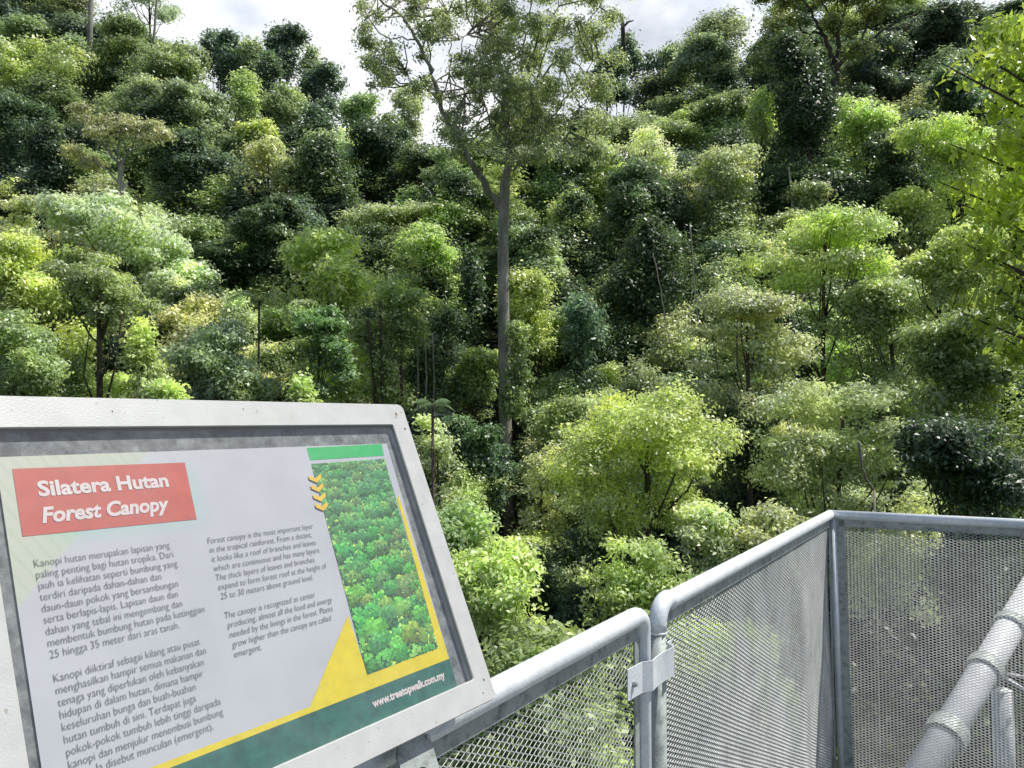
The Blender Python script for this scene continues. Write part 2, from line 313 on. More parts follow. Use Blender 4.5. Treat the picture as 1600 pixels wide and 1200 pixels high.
# every tree one can tell apart: label, px, py, width, height, shape, colour, options
T = [
 # top left and left ridge
 ('dark blue-green tree filling the top left corner of the hill', 25, 25, 120, 110, 'dome', 'blue', {}),
 ('wispy grey-leaved tree with fine branches against the sky, upper left', 232, 12, 130, 75, 'airy', 'silver', dict(dy=-8, lp=6)),
 ('tall leafy mid-green tree just below the wispy grey-leaved one', 185, 85, 135, 135, 'dome', 'mid', dict(dy=-4)),
 ('broad yellow-green domed tree at the left edge near the top', 48, 115, 170, 130, 'dome', 'yel', dict(dy=-6)),
 ('shadowy dark tree under the broad yellow-green dome at left', 45, 215, 150, 150, 'dome', 'dark', {}),
 ('small grey-green bushy tree between pale bare trunks near the upper left', 110, 80, 80, 90, 'dome', 'sage', {}),
 ('olive rounded tree where the left slope drops to the sky', 275, 105, 115, 105, 'dome', 'olive', dict(dy=-3)),
 ('slim dark column of a tree, leftmost of the row on the ridge', 342, 95, 38, 90, 'vine', 'blue', dict(Y=104)),
 ('second slim dark creeper-clad tree on the ridge skyline', 368, 105, 44, 96, 'vine', 'blue', dict(Y=102)),
 ('thin ridge tree with a bare white twig, left of the tallest', 399, 102, 38, 82, 'vine', 'sage', dict(Y=101)),
 ('tallest round-headed dark tree standing on the ridge skyline', 443, 82, 66, 108, 'dome', 'blue', dict(Y=105)),
 ('creeper-clad column in front of the tallest ridge tree', 427, 122, 40, 90, 'vine', 'dark', dict(Y=97)),
 ('pointed tree on the skyline just right of the tallest ridge tree', 486, 112, 44, 72, 'spire', 'sage', dict(Y=104)),
 ('dark dome ending the ridge row before the open sky', 507, 138, 78, 82, 'dome', 'blue', dict(Y=100)),
 ('round olive tree below the tallest ridge tree', 450, 165, 70, 66, 'dome', 'olive', {}),
 ('bright yellow-green column tree below the ridge row', 381, 165, 58, 80, 'vine', 'yel', {}),
 ('yellow-green tree stepping down under the bright column tree', 402, 214, 76, 78, 'dome', 'yel', {}),
 ('large blue-green dome left of the bright column tree', 318, 172, 120, 100, 'dome', 'sage', dict(dy=-3)),
 ('deep green dome in shade behind the flat-topped golden tree', 302, 256, 125, 140, 'dome', 'dark', dict(dy=-2)),
 ('small pale blue-green tree above the flat-topped golden tree', 238, 146, 64, 84, 'dome', 'sage', dict(dy=-7)),
 ('pale olive leafy mass behind the forked stem of the golden tree', 135, 262, 105, 95, 'dome', 'olive', dict(dy=-2)),
 ('dark narrow creeper tower left of the silvery-cream crown', 72, 285, 75, 190, 'vine', 'deep', dict(dy=-2)),
 ('large silvery-cream crown below the flat-topped golden tree', 200, 365, 205, 125, 'dome', 'silver', dict(Y=55, seed=4, dens=2.6)),
 ('silvery tree trailing down at right of the silvery-cream crown', 268, 402, 95, 110, 'dome', 'silver', dict(dy=-4, lw=.6)),
 ('light green tree on the left edge above the yellow-green domes', 25, 345, 95, 95, 'dome', 'pale', dict(dy=-5)),
 ('wide yellow-green dome on the left edge above the sign', 55, 432, 185, 120, 'dome', 'yel', dict(dy=-6)),
 ('spreading olive tree with a dark straight trunk above the sign', 155, 452, 170, 90, 'layered', 'olive', dict(dy=-9, tr=.32, dens=2.6)),
 ('drooping olive-brown tree behind the left end of the sign', 45, 545, 150, 150, 'dome', 'olive', dict(dy=-8)),
 ('bright green cone-shaped young tree just above the sign', 222, 552, 66, 105, 'spire', 'yel', dict(Y=33)),
 ('pale olive tree right of the dark straight trunk', 300, 500, 130, 90, 'dome', 'pale', {}),
 ('soft pale green dome above the middle of the sign', 350, 565, 165, 115, 'dome', 'sage', dict(dy=-7)),
 ('small pointed pale tree over the soft pale green dome', 368, 492, 66, 66, 'spire', 'pale', dict(dy=-3)),
 ('big dark green tree left of the yellow large-leaved one', 425, 365, 130, 165, 'dome', 'dark', dict(dy=-2)),
 ('dark creeper mound with pale right flank, centre left slope', 508, 268, 84, 105, 'vine', 'dark', dict(dy=-3)),
 ('pale-edged sunlit crown behind the dark creeper mound', 528, 250, 62, 96, 'dome', 'silver', {}),
 ('coarse golden-olive crown between two dark trees, centre left', 418, 262, 125, 66, 'layered', 'gold', dict(dy=-3, lp=8)),
 ('yellow-green tree with large upright leaves, centre left', 520, 415, 165, 130, 'dome', 'yel', dict(Y=44, lp=9)),
 ('vivid green leafy tree directly above the sign', 503, 545, 110, 110, 'layered', 'green', dict(Y=38, lp=7, dens=3.2)),
 ('big dark tree left of the tall forked tree', 608, 232, 120, 150, 'dome', 'deep', {}),
 ('olive skyline tree in the gap left of the tall tree', 558, 172, 60, 76, 'dome', 'olive', {}),
 ('pale creeper-hung tree behind the big dark tree', 640, 178, 62, 90, 'vine', 'pale', dict(dy=4)),
 ('bright lime crown left of the tall pale trunk', 672, 388, 118, 92, 'dome', 'lime', dict(dy=-5)),
 ('airy olive tree under the long left limb of the tall tree', 692, 292, 84, 110, 'airy', 'olive', dict(dens=4)),
 ('dark pointed creeper pillar just left of the tall trunk', 733, 455, 52, 140, 'spire', 'deep', dict(dy=-4)),
 ('green tree on a slim black stem above the sign corner', 622, 470, 105, 90, 'dome', 'mid', dict(Y=41, lp=7)),
 ('shaded leafy tree beyond the top right corner of the sign', 690, 520, 90, 110, 'dome', 'dark', dict(Y=46)),
 ('olive thicket tree against the lower left of the tall trunk', 745, 575, 80, 120, 'dome', 'mid', dict(Y=47)),
 ('dark round shrubby tree beside the right edge of the sign', 738, 690, 95, 105, 'dome', 'dark', dict(Y=38)),
 ('pale speckled shrub close to the right edge of the sign', 680, 680, 60, 80, 'dome', 'pale', dict(Y=33, lp=7)),
 ('sunlit yellow-green tree right behind the tall trunk', 836, 520, 90, 165, 'vine', 'lime', dict(dy=2)),
 ('pale feathery tree right of the tall trunk under its fork', 828, 392, 92, 115, 'dome', 'sage', dict(dy=1)),
 ('olive tree behind the right side of the tall crown', 895, 262, 140, 120, 'dome', 'olive', {}),
 ('light green tree seen through the middle of the tall crown', 800, 215, 130, 120, 'dome', 'pale', {}),
 ('small dark tree left behind the tall fork', 742, 318, 62, 90, 'dome', 'mid', {}),
 # centre right
 ('broken-topped dark tree on the skyline right of the tall crown', 984, 92, 44, 84, 'vine', 'blue', {}),
 ('feathery pale ridge tree just left of the tall pale green one', 1052, 92, 50, 95, 'dome', 'sage', dict(Y=99)),
 ('dark ridge tree half hidden behind the right of the tall crown', 948, 118, 60, 95, 'dome', 'blue', dict(Y=98)),
 ('small blue-green ridge tree in the right-hand sky gap', 1022, 105, 46, 74, 'dome', 'blue', {}),
 ('dark creeper column standing before the big dark hanging crown', 905, 352, 60, 120, 'vine', 'deep', {}),
 ('dark tree with hanging silvery leaf edges, right of centre', 985, 300, 125, 150, 'dome', 'dark', dict(dy=-4, lp=7.5)),
 ('silvery leaf veil over the top of the dark hanging tree', 1010, 245, 110, 60, 'layered', 'silver', dict(dy=-3)),
 ('wide pale green crown right of the dark hanging tree', 1130, 290, 165, 130, 'dome', 'pale', dict(dy=-2)),
 ('huge deep-shade tree wall above the round front tree', 1000, 470, 175, 190, 'vine', 'deep', {}),
 ('dark leafy flank at right of the deep-shade wall', 1095, 470, 100, 180, 'vine', 'dark', dict(dy=3)),
 ('blue-green tree in shade right of the tall trunk', 905, 520, 58, 130, 'vine', 'blue', dict(dy=-3)),
 ('tall pale green tree reaching the sky right of the gap', 1105, 110, 125, 180, 'dome', 'sage', dict(dy=-3)),
 ('shadowy green tree in front of the tall pale one', 1135, 190, 120, 100, 'dome', 'mid', {}),
 ('creeper-covered dark tower tree, the tallest dark form at right', 1262, 190, 112, 255, 'vine', 'deep', dict(Y=70)),
 ('bright yellow-lime bush left of the dark tower tree', 1188, 185, 48, 66, 'vine', 'lime', dict(Y=72)),
 ('dark blue tree under the spreading limbs at top right', 1372, 112, 130, 100, 'dome', 'blue', {}),
 ('black-green tree at the top right of the hill', 1482, 55, 118, 125, 'dome', 'deep', dict(dy=-8)),
 ('dark glossy-leaved tree below the black-green one', 1505, 140, 92, 110, 'dome', 'dark', dict(Y=70, lp=7.5)),
 ('sunlit pale yellow crown right of the dark tower tree', 1352, 190, 88, 84, 'dome', 'lime', dict(Y=76)),
 ('dark tree under the sunlit pale yellow crown', 1400, 248, 105, 105, 'dome', 'dark', dict(Y=68)),
 ('yellow-green dome close to the right edge of the hill', 1495, 222, 125, 92, 'dome', 'yel', dict(Y=60)),
 ('small bright dome below the right yellow-green dome', 1428, 318, 84, 66, 'dome', 'yel', dict(Y=60)),
 ('shaded mid-green mound behind the flat-tiered tree', 1400, 370, 110, 90, 'dome', 'dark', {}),
 ('feathery shaded shrub at the foot of the dark tower tree', 1262, 325, 90, 70, 'dome', 'sage', {}),
 ('flat-tiered pale yellow tree in the right middle', 1290, 392, 285, 96, 'layered', 'yel', dict(Y=42, dens=3.0)),
 ('broad olive tiered tree with a left arm over the gully', 1165, 560, 250, 165, 'layered', 'pale', dict(Y=36, dens=3.4)),
 ('olive-green speckled tree behind the flat-tiered ones', 1385, 490, 240, 130, 'dome', 'olive', dict(Y=40, lp=7)),
 ('grey-olive tree with crooked bare twigs above the railing corner', 1320, 680, 230, 190, 'dome', 'pale', dict(Y=28, lp=7.5, lw=.45)),
 ('dark recess tree left of the grey-olive twiggy tree', 1170, 680, 110, 140, 'dome', 'deep', dict(Y=36)),
 ('small-leaved green tree at the right edge above the railing', 1510, 570, 200, 190, 'dome', 'mid', dict(Y=23, lp=9)),
 ('dark glossy tree right behind the far railing', 1515, 750, 230, 170, 'dome', 'deep', dict(Y=20, lp=9)),
 ('yellow-tinged crown at the right edge in mid height', 1480, 420, 150, 130, 'dome', 'yel', dict(Y=30, lp=7.5)),
 ('round sunlit front tree, the biggest lone crown below centre', 1010, 728, 270, 255, 'round', 'lime', dict(Y=27, lp=7.4, dens=2.6, tr=.25, seed=6)),
 ('dark green lower skirt tree left under the round front tree', 935, 830, 150, 190, 'vine', 'dark', dict(Y=30, lp=7)),
 ('yellow-green bush behind the end of the near railing', 985, 920, 170, 115, 'dome', 'yel', dict(Y=20, lp=8.5)),
 ('sparse green bush above the middle of the sloping rail', 1110, 830, 120, 100, 'dome', 'pale', dict(Y=23, lp=8)),
 ('bush with orange-brown young leaves near the railing corner', 1200, 835, 110, 80, 'dome', 'gold', dict(Y=22, lp=8)),
 ('pale climber-hung sapling right of the tall trunk base', 846, 790, 56, 170, 'vine', 'pale', dict(Y=36)),
 ('olive sapling thicket right of the tall trunk, mid height', 870, 660, 80, 120, 'dome', 'olive', dict(Y=41)),
 ('dark green bush low in the gully below the tall trunk', 820, 900, 90, 110, 'dome', 'deep', dict(Y=30)),
 ('glossy large-leaved bush right beside the sign, lower centre', 772, 925, 175, 190, 'dome', 'yel', dict(Y=13, lp=11, dens=3.0, lw=.45)),
 ('fine-leaved shrub between the sign edge and the tall trunk', 722, 830, 110, 110, 'dome', 'olive', dict(Y=16, lp=10)),
 ('green bush glimpsed through the near railing mesh', 850, 1120, 330, 200, 'dome', 'mid', dict(Y=11, lp=15, dens=2.2)),
 ('leafy bush glimpsed through the middle railing mesh', 1140, 1030, 240, 200, 'dome', 'yel', dict(Y=14, lp=12)),
]
for (lab, px, py, w, h, st, col, kw) in T:
    tree(lab, px, py, w, h, st, col, **kw)

# near overhanging tree at the right edge, larger leaves, reaching in from outside the frame
def hero_side():
    rng = np.random.default_rng(5); e = empty('overhanging_tree', (6.9, 8.6, -11), 'near tree hanging large yellow-green leaves in from the right edge', 'tree')
    o0 = np.array([6.9, 8.6, -11.]); lob = []
    for px, py, r in [(1560, 60, .34), (1595, 120, .4), (1570, 170, .3), (1600, 215, .45), (1548, 95, .18), (1590, 290, 0.25), (1575, 340, .25), (1610, 370, 0.3), (1545, 400, .2), (1580, 430, 0.27), (1560, 460, .2), (1600, 500, 0.3), (1575, 240, .15), (1530, 330, .12), (1545, 300, .2), (1530, 380, .2), (1555, 410, .22), (1505, 300, .12), (1520, 240, .15), (1510, 120, .12), (1600, 330, .4), (1590, 470, .5), (1590, 540, .25), (1650, 60, .6), (1660, 250, .7), (1670, 430, .7), (1540, 505, .15), (1590, 560, 0.24)]:
        p = at(px, py, 8.2 + rng.uniform(-.5, .5)) - o0; lob.append((*p, r * .72, .8))
    V, Q, var = leaves_from(rng, lob, .1, 5600, .46, .75, 7, .2, (.2, 1.1), 1.25)
    c = mesh_np('crown', V, Q, LEAF, e, var); c.color = (.54, .68, .14, 1)
    m = MB(); m.tube([(0, 0, 0), (.1, 0, 6), (.35, .1, 12), (.5, 0, 18)], [.28, .24, .16, .06], 10)
    for l in lob:
        s = np.array([.35, .1, l[2] - 1.2]); q = np.array(l[:3]); m.tube([s, s * .5 + q * .5 + np.array([0, 0, .25]), q, q + (q - s) * .12 + np.array([0, 0, -.05])], [.045, .022, .009, .004], 6)
    m.build('trunk', BARK, e, smooth=True)
hero_side()

# ------------------------------------------------------------------ the tall forked tree
def spline(P, n=6):
    P = [np.array(p, float) for p in P]; out = []
    for i in range(len(P) - 1):
        p0, p1, p2, p3 = P[max(i - 1, 0)], P[i], P[i + 1], P[min(i + 2, len(P) - 1)]
        for k in range(n):
            t = k / n; out.append(.5 * ((2 * p1) + (-p0 + p2) * t + (2 * p0 - 5 * p1 + 4 * p2 - p3) * t * t + (-p0 + 3 * p1 - 3 * p2 + p3) * t ** 3))
    out.append(P[-1]); return out
def limb(m, pts, w0, w1, Yb, rng, seg=8, wob=.08):
    """pts: (px, py, depth offset)"""
    P = [at(p[0], p[1], Yb + (p[2] if len(p) > 2 else 0)) for p in pts]; Sp = spline(P, 5)
    n = len(Sp); k = Yb / F
    Sp = [s + (rng.normal(size=3) * wob * (0 < i < n - 1)) for i, s in enumerate(Sp)]
    m.tube(Sp, [k * (w0 + (w1 - w0) * (i / (n - 1)) ** .8) / 2 for i in range(n)], seg)
    return Sp
def tall_tree():
    rng = np.random.default_rng(11); YB = 45.0; k = YB / F
    b0 = at(800, 900, YB); b0[2] = float(ground(b0[0], b0[1])) - .5
    e = empty('emergent_tree', b0, 'tall pale forked tree rising through the centre into the sky', 'tree')
    m = MB()
    tr = [at(797, 830, YB), at(791, 700, YB), at(788, 560, YB), at(786, 420, YB), at(787, 340, YB), at(789, 285, YB)]
    Sp = spline([b0] + tr, 6); n = len(Sp)
    m.tube(Sp, [k * (28 - 7 * min(1, i / 8) - 5 * i / n) / 2 for i in range(n)], 16)
    limb(m, [(787, 330), (775, 312), (757, 285, -.5), (733, 250, -1), (705, 200, -1), (685, 160, -1), (672, 110, -1), (650, 60, -1), (620, 20, -.5), (585, -5)], 14, 3.2, YB, rng)
    limb(m, [(789, 290), (795, 250), (792, 190), (784, 120), (772, 55), (768, -10), (775, -80)], 13, 5, YB, rng)
    twigs = [([(795, 262), (812, 222), (830, 168), (846, 95), (866, 20), (880, -40)], 6.5), ([(797, 265), (838, 242), (876, 218), (902, 182), (930, 130)], 5),
      ([(793, 240), (770, 200), (752, 150), (728, 95), (715, 50)], 4.5), ([(684, 157), (660, 135), (636, 118), (630, 103)], 4), ([(672, 112), (668, 60), (660, 10)], 3.5),
      ([(652, 62), (625, 60), (598, 75), (570, 95)], 2.8), ([(620, 20), (590, 30), (562, 45)], 2.5), ([(774, 60), (745, 48), (718, 62)], 4), ([(784, 120), (810, 80), (830, 20), (838, -50)], 5),
      ([(838, 130), (880, 90), (920, 40), (950, -20)], 4), ([(815, 215), (850, 190), (888, 150), (935, 90)], 4), ([(705, 200), (722, 160), (735, 110)], 3), ([(792, 190), (815, 140), (835, 80)], 3.5),
      ([(685, 160), (700, 120), (705, 70), (700, 20)], 3), ([(880, 218), (915, 215), (945, 190)], 3), ([(790, 180), (765, 130), (745, 70), (740, 0)], 3.5)]
    ends = []
    for pts, w in twigs:
        d0 = rng.uniform(-2.5, 2.5); S = limb(m, [(p[0], p[1], d0 * i / (len(pts) - 1)) for i, p in enumerate(pts)], w, 1.2, YB, rng, 6, .1); ends += S[5:]
    # foliage lobes
    lob = []
    def put(n, cx, cy, wx, wy, r0, r1, hole=0):
        j = 0
        while j < n:
            a, q = rng.uniform(0, 6.28), math.sqrt(rng.uniform(hole, 1)); px, py = cx + wx * q * math.cos(a), cy + wy * q * math.sin(a)
            p = at(px, py, YB + rng.uniform(-4, 4)); r = rng.uniform(r0, r1) * k; lob.append((*(p - b0), r, rng.uniform(.5, .8))); j += 1
    put(98, 862, 90, 108, 170, 13, 30); put(36, 765, 120, 60, 130, 12, 24); put(12, 720, 190, 26, 60, 10, 20); put(16, 795, 150, 55, 110, 12, 24)
    put(34, 630, 30, 78, 62, 9, 20); put(16, 600, 105, 45, 40, 10, 19); put(8, 668, 115, 30, 50, 8, 15); put(14, 905, 215, 60, 36, 12, 20)
    put(22, 700, 10, 60, 60, 9, 18); put(10, 800, 235, 60, 26, 10, 18)
    m2 = MB()
    for l in lob:      # fine twigs from the nearest limb into each leaf clump
        q = np.array(l[:3]) + b0; s = min(ends, key=lambda t: np.linalg.norm(t - q))
        mid = (s + q) / 2 + rng.normal(size=3) * .15; m.tube([s, mid, q, q + (q - mid) * .5 + rng.normal(size=3) * .2], [.05, .04, .03, .012], 5)
    V, Q, var = leaves_from(rng, lob, 5.2 * k, 84000, .5, .4, 7, .4, (.15, 1.15))
    c = mesh_np('crown', V, Q, LEAF, e, var); c.color = (.48, .56, .35, 1)
    m.build('trunk', BARKP, e, smooth=True, off=b0)
tall_tree()

def climber(label, pts, r, col, lp, n, Y):
    rng = np.random.default_rng(int(pts[0][0]) + n); p0 = at(*pts[0], Y); lob = []
    for a, bb in zip(pts[:-1], pts[1:]):
        for t in np.linspace(0, 1, 5):
            p = at(a[0] + (bb[0] - a[0]) * t + rng.uniform(-8, 8), a[1] + (bb[1] - a[1]) * t, Y - .5 + rng.uniform(-.3, .3)) - p0
            lob.append((*p, r * rng.uniform(.5, 1.1), 1.1))
    V, Q, var = leaves_from(rng, lob, lp * Y / F, n, .55, .6, 7, .2)
    o = mesh_np('climbing_plant', V, Q, LEAF, None, var); o.location = p0; o.color = (*COL[col], 1)
    tag(o, label, 'climbing plant')
climber('leafy climber clinging to the tall trunk at mid height', [(806, 520), (812, 590), (808, 640)], .45, 'mid', 6, 5200, 44.5)
climber('dark climber wrapped round the foot of the tall trunk', [(826, 690), (822, 740), (826, 850)], .45, 'dark', 6, 2600, 44.5)

# flat-topped golden tree of the left slope
def golden():
    rng = np.random.default_rng(3); YB = 58.; k = YB / F; b0 = at(190, 400, YB); b0[2] = float(ground(b0[0], b0[1]))
    e = empty('flat_topped_tree', b0, 'flat-topped golden tree with a forked stem on the left slope', 'tree'); m = MB(); ends = []
    limb(m, [(188, 420), (192, 350), (192, 300), (190, 258)], 11, 8, YB, rng); m.tube([b0, at(188, 420, YB)], .3, 8)
    for pts, w in [([(190, 262), (172, 235), (150, 215), (132, 185)], 6), ([(190, 258), (200, 235), (225, 222), (250, 210)], 5), ([(192, 268), (185, 225), (190, 195)], 4), ([(165, 228), (160, 200), (165, 180)], 3), ([(191, 290), (165, 262), (145, 250)], 4), ([(205, 232), (212, 205), (222, 195)], 3)]:
        ends += limb(m, pts, w, 1.5, YB, rng, 6, .1)[3:]
    lob = []
    for px, py, r in [(130, 172, 16), (142, 190, 15), (160, 188, 20), (178, 200, 18), (196, 200, 20), (215, 205, 20), (236, 205, 20), (256, 212, 14), (150, 208, 14), (185, 188, 14), (225, 218, 14), (126, 185, 10), (205, 190, 14), (120, 240, 20), (140, 255, 20), (240, 195, 12)]:
        lob.append((*(at(px, py, YB + rng.uniform(-1.5, 1.5)) - b0), r * k, .5))
    V, Q, var = leaves_from(rng, lob, 5 * k, 9000, .5, .2, 7, .6, (.3, 1.1)); c = mesh_np('crown', V, Q, LEAF, e, var); c.color = (.58, .6, .38, 1)
    m.build('trunk', BARKP, e, smooth=True, off=b0)
golden()

# spreading bare-limbed tree, top right
def spreading():
    rng = np.random.default_rng(8); YB = 92.; k = YB / F; b0 = at(1300, 230, YB); b0[2] = float(ground(b0[0], b0[1]))
    e = empty('spreading_tree', b0, 'spreading tree with dark bare limbs against the sky, top right', 'tree'); m = MB(); ends = []
    m.tube([b0, at(1302, 150, YB), at(1304, 100, YB)], [.8, .7, .6], 10)
    for pts, w in [([(1304, 100), (1288, 60), (1270, 30), (1250, -20)], 9), ([(1304, 100), (1310, 50), (1322, 10), (1330, -50)], 9), ([(1304, 108), (1345, 72), (1385, 45), (1430, 20)], 7), ([(1285, 55), (1262, 50), (1235, 25), (1215, -10)], 5), ([(1345, 72), (1360, 30), (1390, -10)], 4), ([(1310, 50), (1290, 10), (1285, -30)], 4), ([(1385, 45), (1410, 45), (1435, 30)], 3)]:
        ends += limb(m, pts, w, 2, YB, rng, 6, .15)[3:]
    lob = []
    for i in range(60):
        px, py = rng.uniform(1180, 1435), rng.uniform(-80, 60)
        if py > 60 - abs(px - 1300) * .35: continue
        lob.append((*(at(px, py, YB + rng.uniform(-4, 4)) - b0), rng.uniform(10, 20) * k, .5))
    for px, py in [(1210, 60), (1230, 80), (1195, 95), (1250, 75), (1340, 80), (1215, 40)]: lob.append((*(at(px, py, YB - 3) - b0), 24 * k, .6))
    V, Q, var = leaves_from(rng, lob, 5 * k, 24000, .5, .3, 7, .5, (.2, 1.1)); c = mesh_np('crown', V, Q, LEAF, e, var); c.color = (.3, .36, .14, 1)
    m.build('trunk', BARK, e, smooth=True, off=b0)
spreading()

# bare and slender stems
def stem(name, label, cat, pts, w0, w1, Y, m_, group=None):
    rng = np.random.default_rng(int(pts[0][0])); m = MB(); p0 = at(*pts[-1][:2], Y); zg = float(ground(p0[0], p0[1]))
    Sp = limb(m, pts, w1, w0, Y, rng, 7, .012)
    if name != 'hanging_liana' and p0[2] > zg: m.tube([p0, (p0[0], p0[1], zg)], w0 * Y / F / 2, 7)
    o = m.build(name, m_, None, smooth=True, off=p0); o.location = p0; tag(o, label, cat, group)
stem('bare_tree', 'bare grey trunk poking above the slope at upper left', 'tree trunk', [(143, -20), (141, 40), (139, 90)], 9, 7, 100, BARKP)
stem('bare_tree', 'thin bare trunk with the wispy grey-leaved tree beside it', 'tree trunk', [(246, -10), (243, 25), (240, 70)], 4, 3, 100, BARKP)
stem('hanging_liana', 'long pale liana hanging straight down the dark wall of trees', 'liana', [(1078, 350), (1084, 430), (1092, 520), (1101, 600), (1106, 650)], 1.9, 2.1, 41, BARKW)
stem('hanging_liana', 'short crooked liana left of the long straight one', 'liana', [(1020, 395), (1032, 450), (1040, 500), (1048, 540)], 1.6, 1.6, 41, BARKP)
stem('slender_tree', 'slim black stem rising above the sign corner', 'tree trunk', [(594, 470), (596, 560), (598, 640)], 5, 4, 40, BARK)
stem('slender_tree', 'crooked dark stem left of the slim black one', 'tree trunk', [(574, 500), (584, 590), (586, 650)], 6, 4, 40, BARK)
stem('bare_tree', 'short piece of pale trunk showing beneath the wide pale crown', 'tree trunk', [(1128, 345), (1129, 390), (1130, 430)], 9, 9, 64.5, BARKW)
stem('bare_tree', 'forked white twig trunk at the foot of the dark tower tree', 'tree trunk', [(1232, 262), (1236, 290), (1238, 318)], 4, 3, 66.5, BARKW)
for i, (x, lab) in enumerate([(651, 'leftmost of three thin pale stems right of the sign top'), (664, 'middle one of three thin pale stems beyond the sign'), (676, 'rightmost of three thin pale stems, with a palm below it')]):
    stem('slender_tree', lab, 'tree trunk', [(x, 520), (x + 2, 590), (x + 1, 655)], 3.4, 3, 44.3, BARKP, 'three thin pale stems beyond the sign')
stem('bare_twig', 'crooked bare twig in front of the grey-olive tree', 'branch', [(1342, 690), (1345, 720), (1352, 745), (1366, 765)], 3, 5, 24.5, BARKP)
def snag():
    Y = 96.; p0 = at(975, 90, Y); m = MB(); k = Y / F
    m.tube([at(975, 100, Y), at(974, 60, Y), at(973, 38, Y), at(971, 22, Y)], [4 * k, 3.6 * k, 3 * k, 2.2 * k], 8)
    m.tube([at(974, 42, Y), at(982, 34, Y), at(990, 32, Y)], [2.2 * k, 1.6 * k, .8 * k], 6); m.tube([at(972, 30, Y), at(966, 22, Y), at(965, 18, Y)], [2 * k, 1.4 * k, .9 * k], 6)
    o = m.build('dead_trunk', BARK, None, smooth=True, off=p0); o.location = p0; tag(o, 'broken dead trunk with short stubs against the sky', 'tree trunk')
snag()

# palms in the undergrowth: stem and arching fronds
def palm(label, px, py, Y, rf, col):
    rng = np.random.default_rng(int(px)); c = at(px, py, Y); z0 = float(ground(c[0], c[1])); zb = c[2] - z0
    e = empty('small_palm', (c[0], c[1], z0), label, 'palm')
    MB().tube([(0, 0, 0), (.05, 0, zb * .5), (0, 0, zb)], [.09, .07, .06], 8).build('trunk', BARK, e, smooth=True)
    V = []; Q = []
    for f in range(13):
        a = f * 2.399; el = rng.uniform(.2, 1.35); d = np.array([math.cos(a), math.sin(a), 0]); s = np.array([-d[1], d[0], 0]); pts = []
        for t in np.linspace(0, 1, 13): pts.append(d * rf * t * math.cos(el * .6) + np.array([0, 0, zb + rf * (math.sin(el) * t - .75 * t * t)]))
        for i in range(1, 13):
            for sg in (-1, 1):
                ln = rf * .38 * math.sin(math.pi * (.12 + .8 * i / 13)); tip = pts[i] + s * sg * ln + d * ln * .5 - np.array([0, 0, ln * .5]); w = d * rf * .02
                n = len(V); V += [pts[i] - w, pts[i] + w, tip + w * .15, tip - w * .15]; Q.append((n, n + 1, n + 2, n + 3))
    o = mesh_np('frond_crown', V, Q, LEAF, e, rng.random(len(Q))); o.color = (*COL[col], 1)
palm('small dark palm below the three thin pale stems', 676, 632, 32, .9, 'dark')
tree('small bright shrub peeking over the left part of the sign', 262, 618, 60, 40, 'dome', 'lime', Y=22, lp=8, name='small_shrub', cat='shrub')
tree('small upright shrub peeking over the middle of the sign frame', 470, 612, 44, 50, 'spire', 'yel', Y=22, lp=8, name='small_shrub', cat='shrub')
palm('drooping palm in the dark gap of the left slope', 405, 470, 46, 2.0, 'dark')

# infill trees that nothing tells apart: a few crowns, copied
rng = np.random.default_rng(77); protos = []
for i in range(5):
    st = ['dome', 'dome', 'vine', 'dome', 'spire'][i]
    r = np.random.default_rng(100 + i); lob = make_lobes(r, st, 3.2, 3.0, {'vine': 4.5, 'spire': 4.2}.get(st, 2.9))
    V, Q, var = leaves_from(r, lob, .3, 11000, .5, .25); V = V + np.array([0, 0, 11.])
    me = mesh_np('crown', V, Q, LEAF, None, var); t = branches(r, lob, 11, .22).build('trunk', BARK, None, smooth=True)
    protos.append((me, t))
used = [False] * 5
cols = ['dark', 'mid', 'deep', 'olive', 'sage', 'blue', 'mid', 'pale', 'dark', 'yel']
for py in np.arange(30, 1000, 50):
    for px in np.arange(-40, 1680, 74):
        x, y = px + rng.uniform(-30, 30), py + rng.uniform(-22, 22)
        sk = np.interp(x, SKX, SKY)
        if y < sk + 12: continue
        if y > 640 and x < 640: continue
        if y > 860 and not (820 < x < 1150): continue
        if 725 < x < 850 and 400 < y < 860: continue
        Y_ = Yof(y) + rng.uniform(3, 7); c = at(x, y, Y_); z0 = float(ground(c[0], c[1])) - .2
        s = Y_ / 62 * rng.uniform(.8, 1.25); i = int(rng.choice([0, 1, 2, 2, 3, 4])); sz = max(.35, (c[2] - z0) / 11)
        e = empty('infill_tree', (c[0], c[1], z0), 'shaded infill tree half hidden among the larger forest crowns', 'tree', 'infill trees between the larger forest crowns')
        for src, nm in zip(protos[i], ('crown', 'trunk')):
            if not used[i]: o = src
            else: o = src.copy(); C.objects.link(o)
            o.parent = e
            o.color = haze_tint(jitter(COL[cols[int(rng.integers(0, 10))]], rng, .2), Y_)
        used[i] = True
        e.scale = (s, s, sz); e.rotation_euler = (0, 0, rng.uniform(0, 6.28))

# uncountable low growth over the slope: one object
rng = np.random.default_rng(21); n = 2300
yy = 15 + 118 * rng.random(n) ** 1.1; ang = rng.uniform(-.74, .74, n); xx = yy * ang; zz = ground(xx, yy)
lob = np.stack([xx, yy, zz + rng.uniform(.2, 3.2, n) * np.minimum(1, yy / 40), (.8 + yy * .02) * rng.uniform(.6, 1.4, n), rng.uniform(.6, 1.1, n)], 1)
V, Q, var = leaves_from(rng, lob, .34, 340000, .5, .3, 8, .4, (.5, 1.1))
u = mesh_np('undergrowth', V, Q, LEAF, None, var); u.color = (.09, .14, .05, 1)
tag(u, 'tangled dark undergrowth covering the slope between the trees', 'undergrowth', kind='stuff')

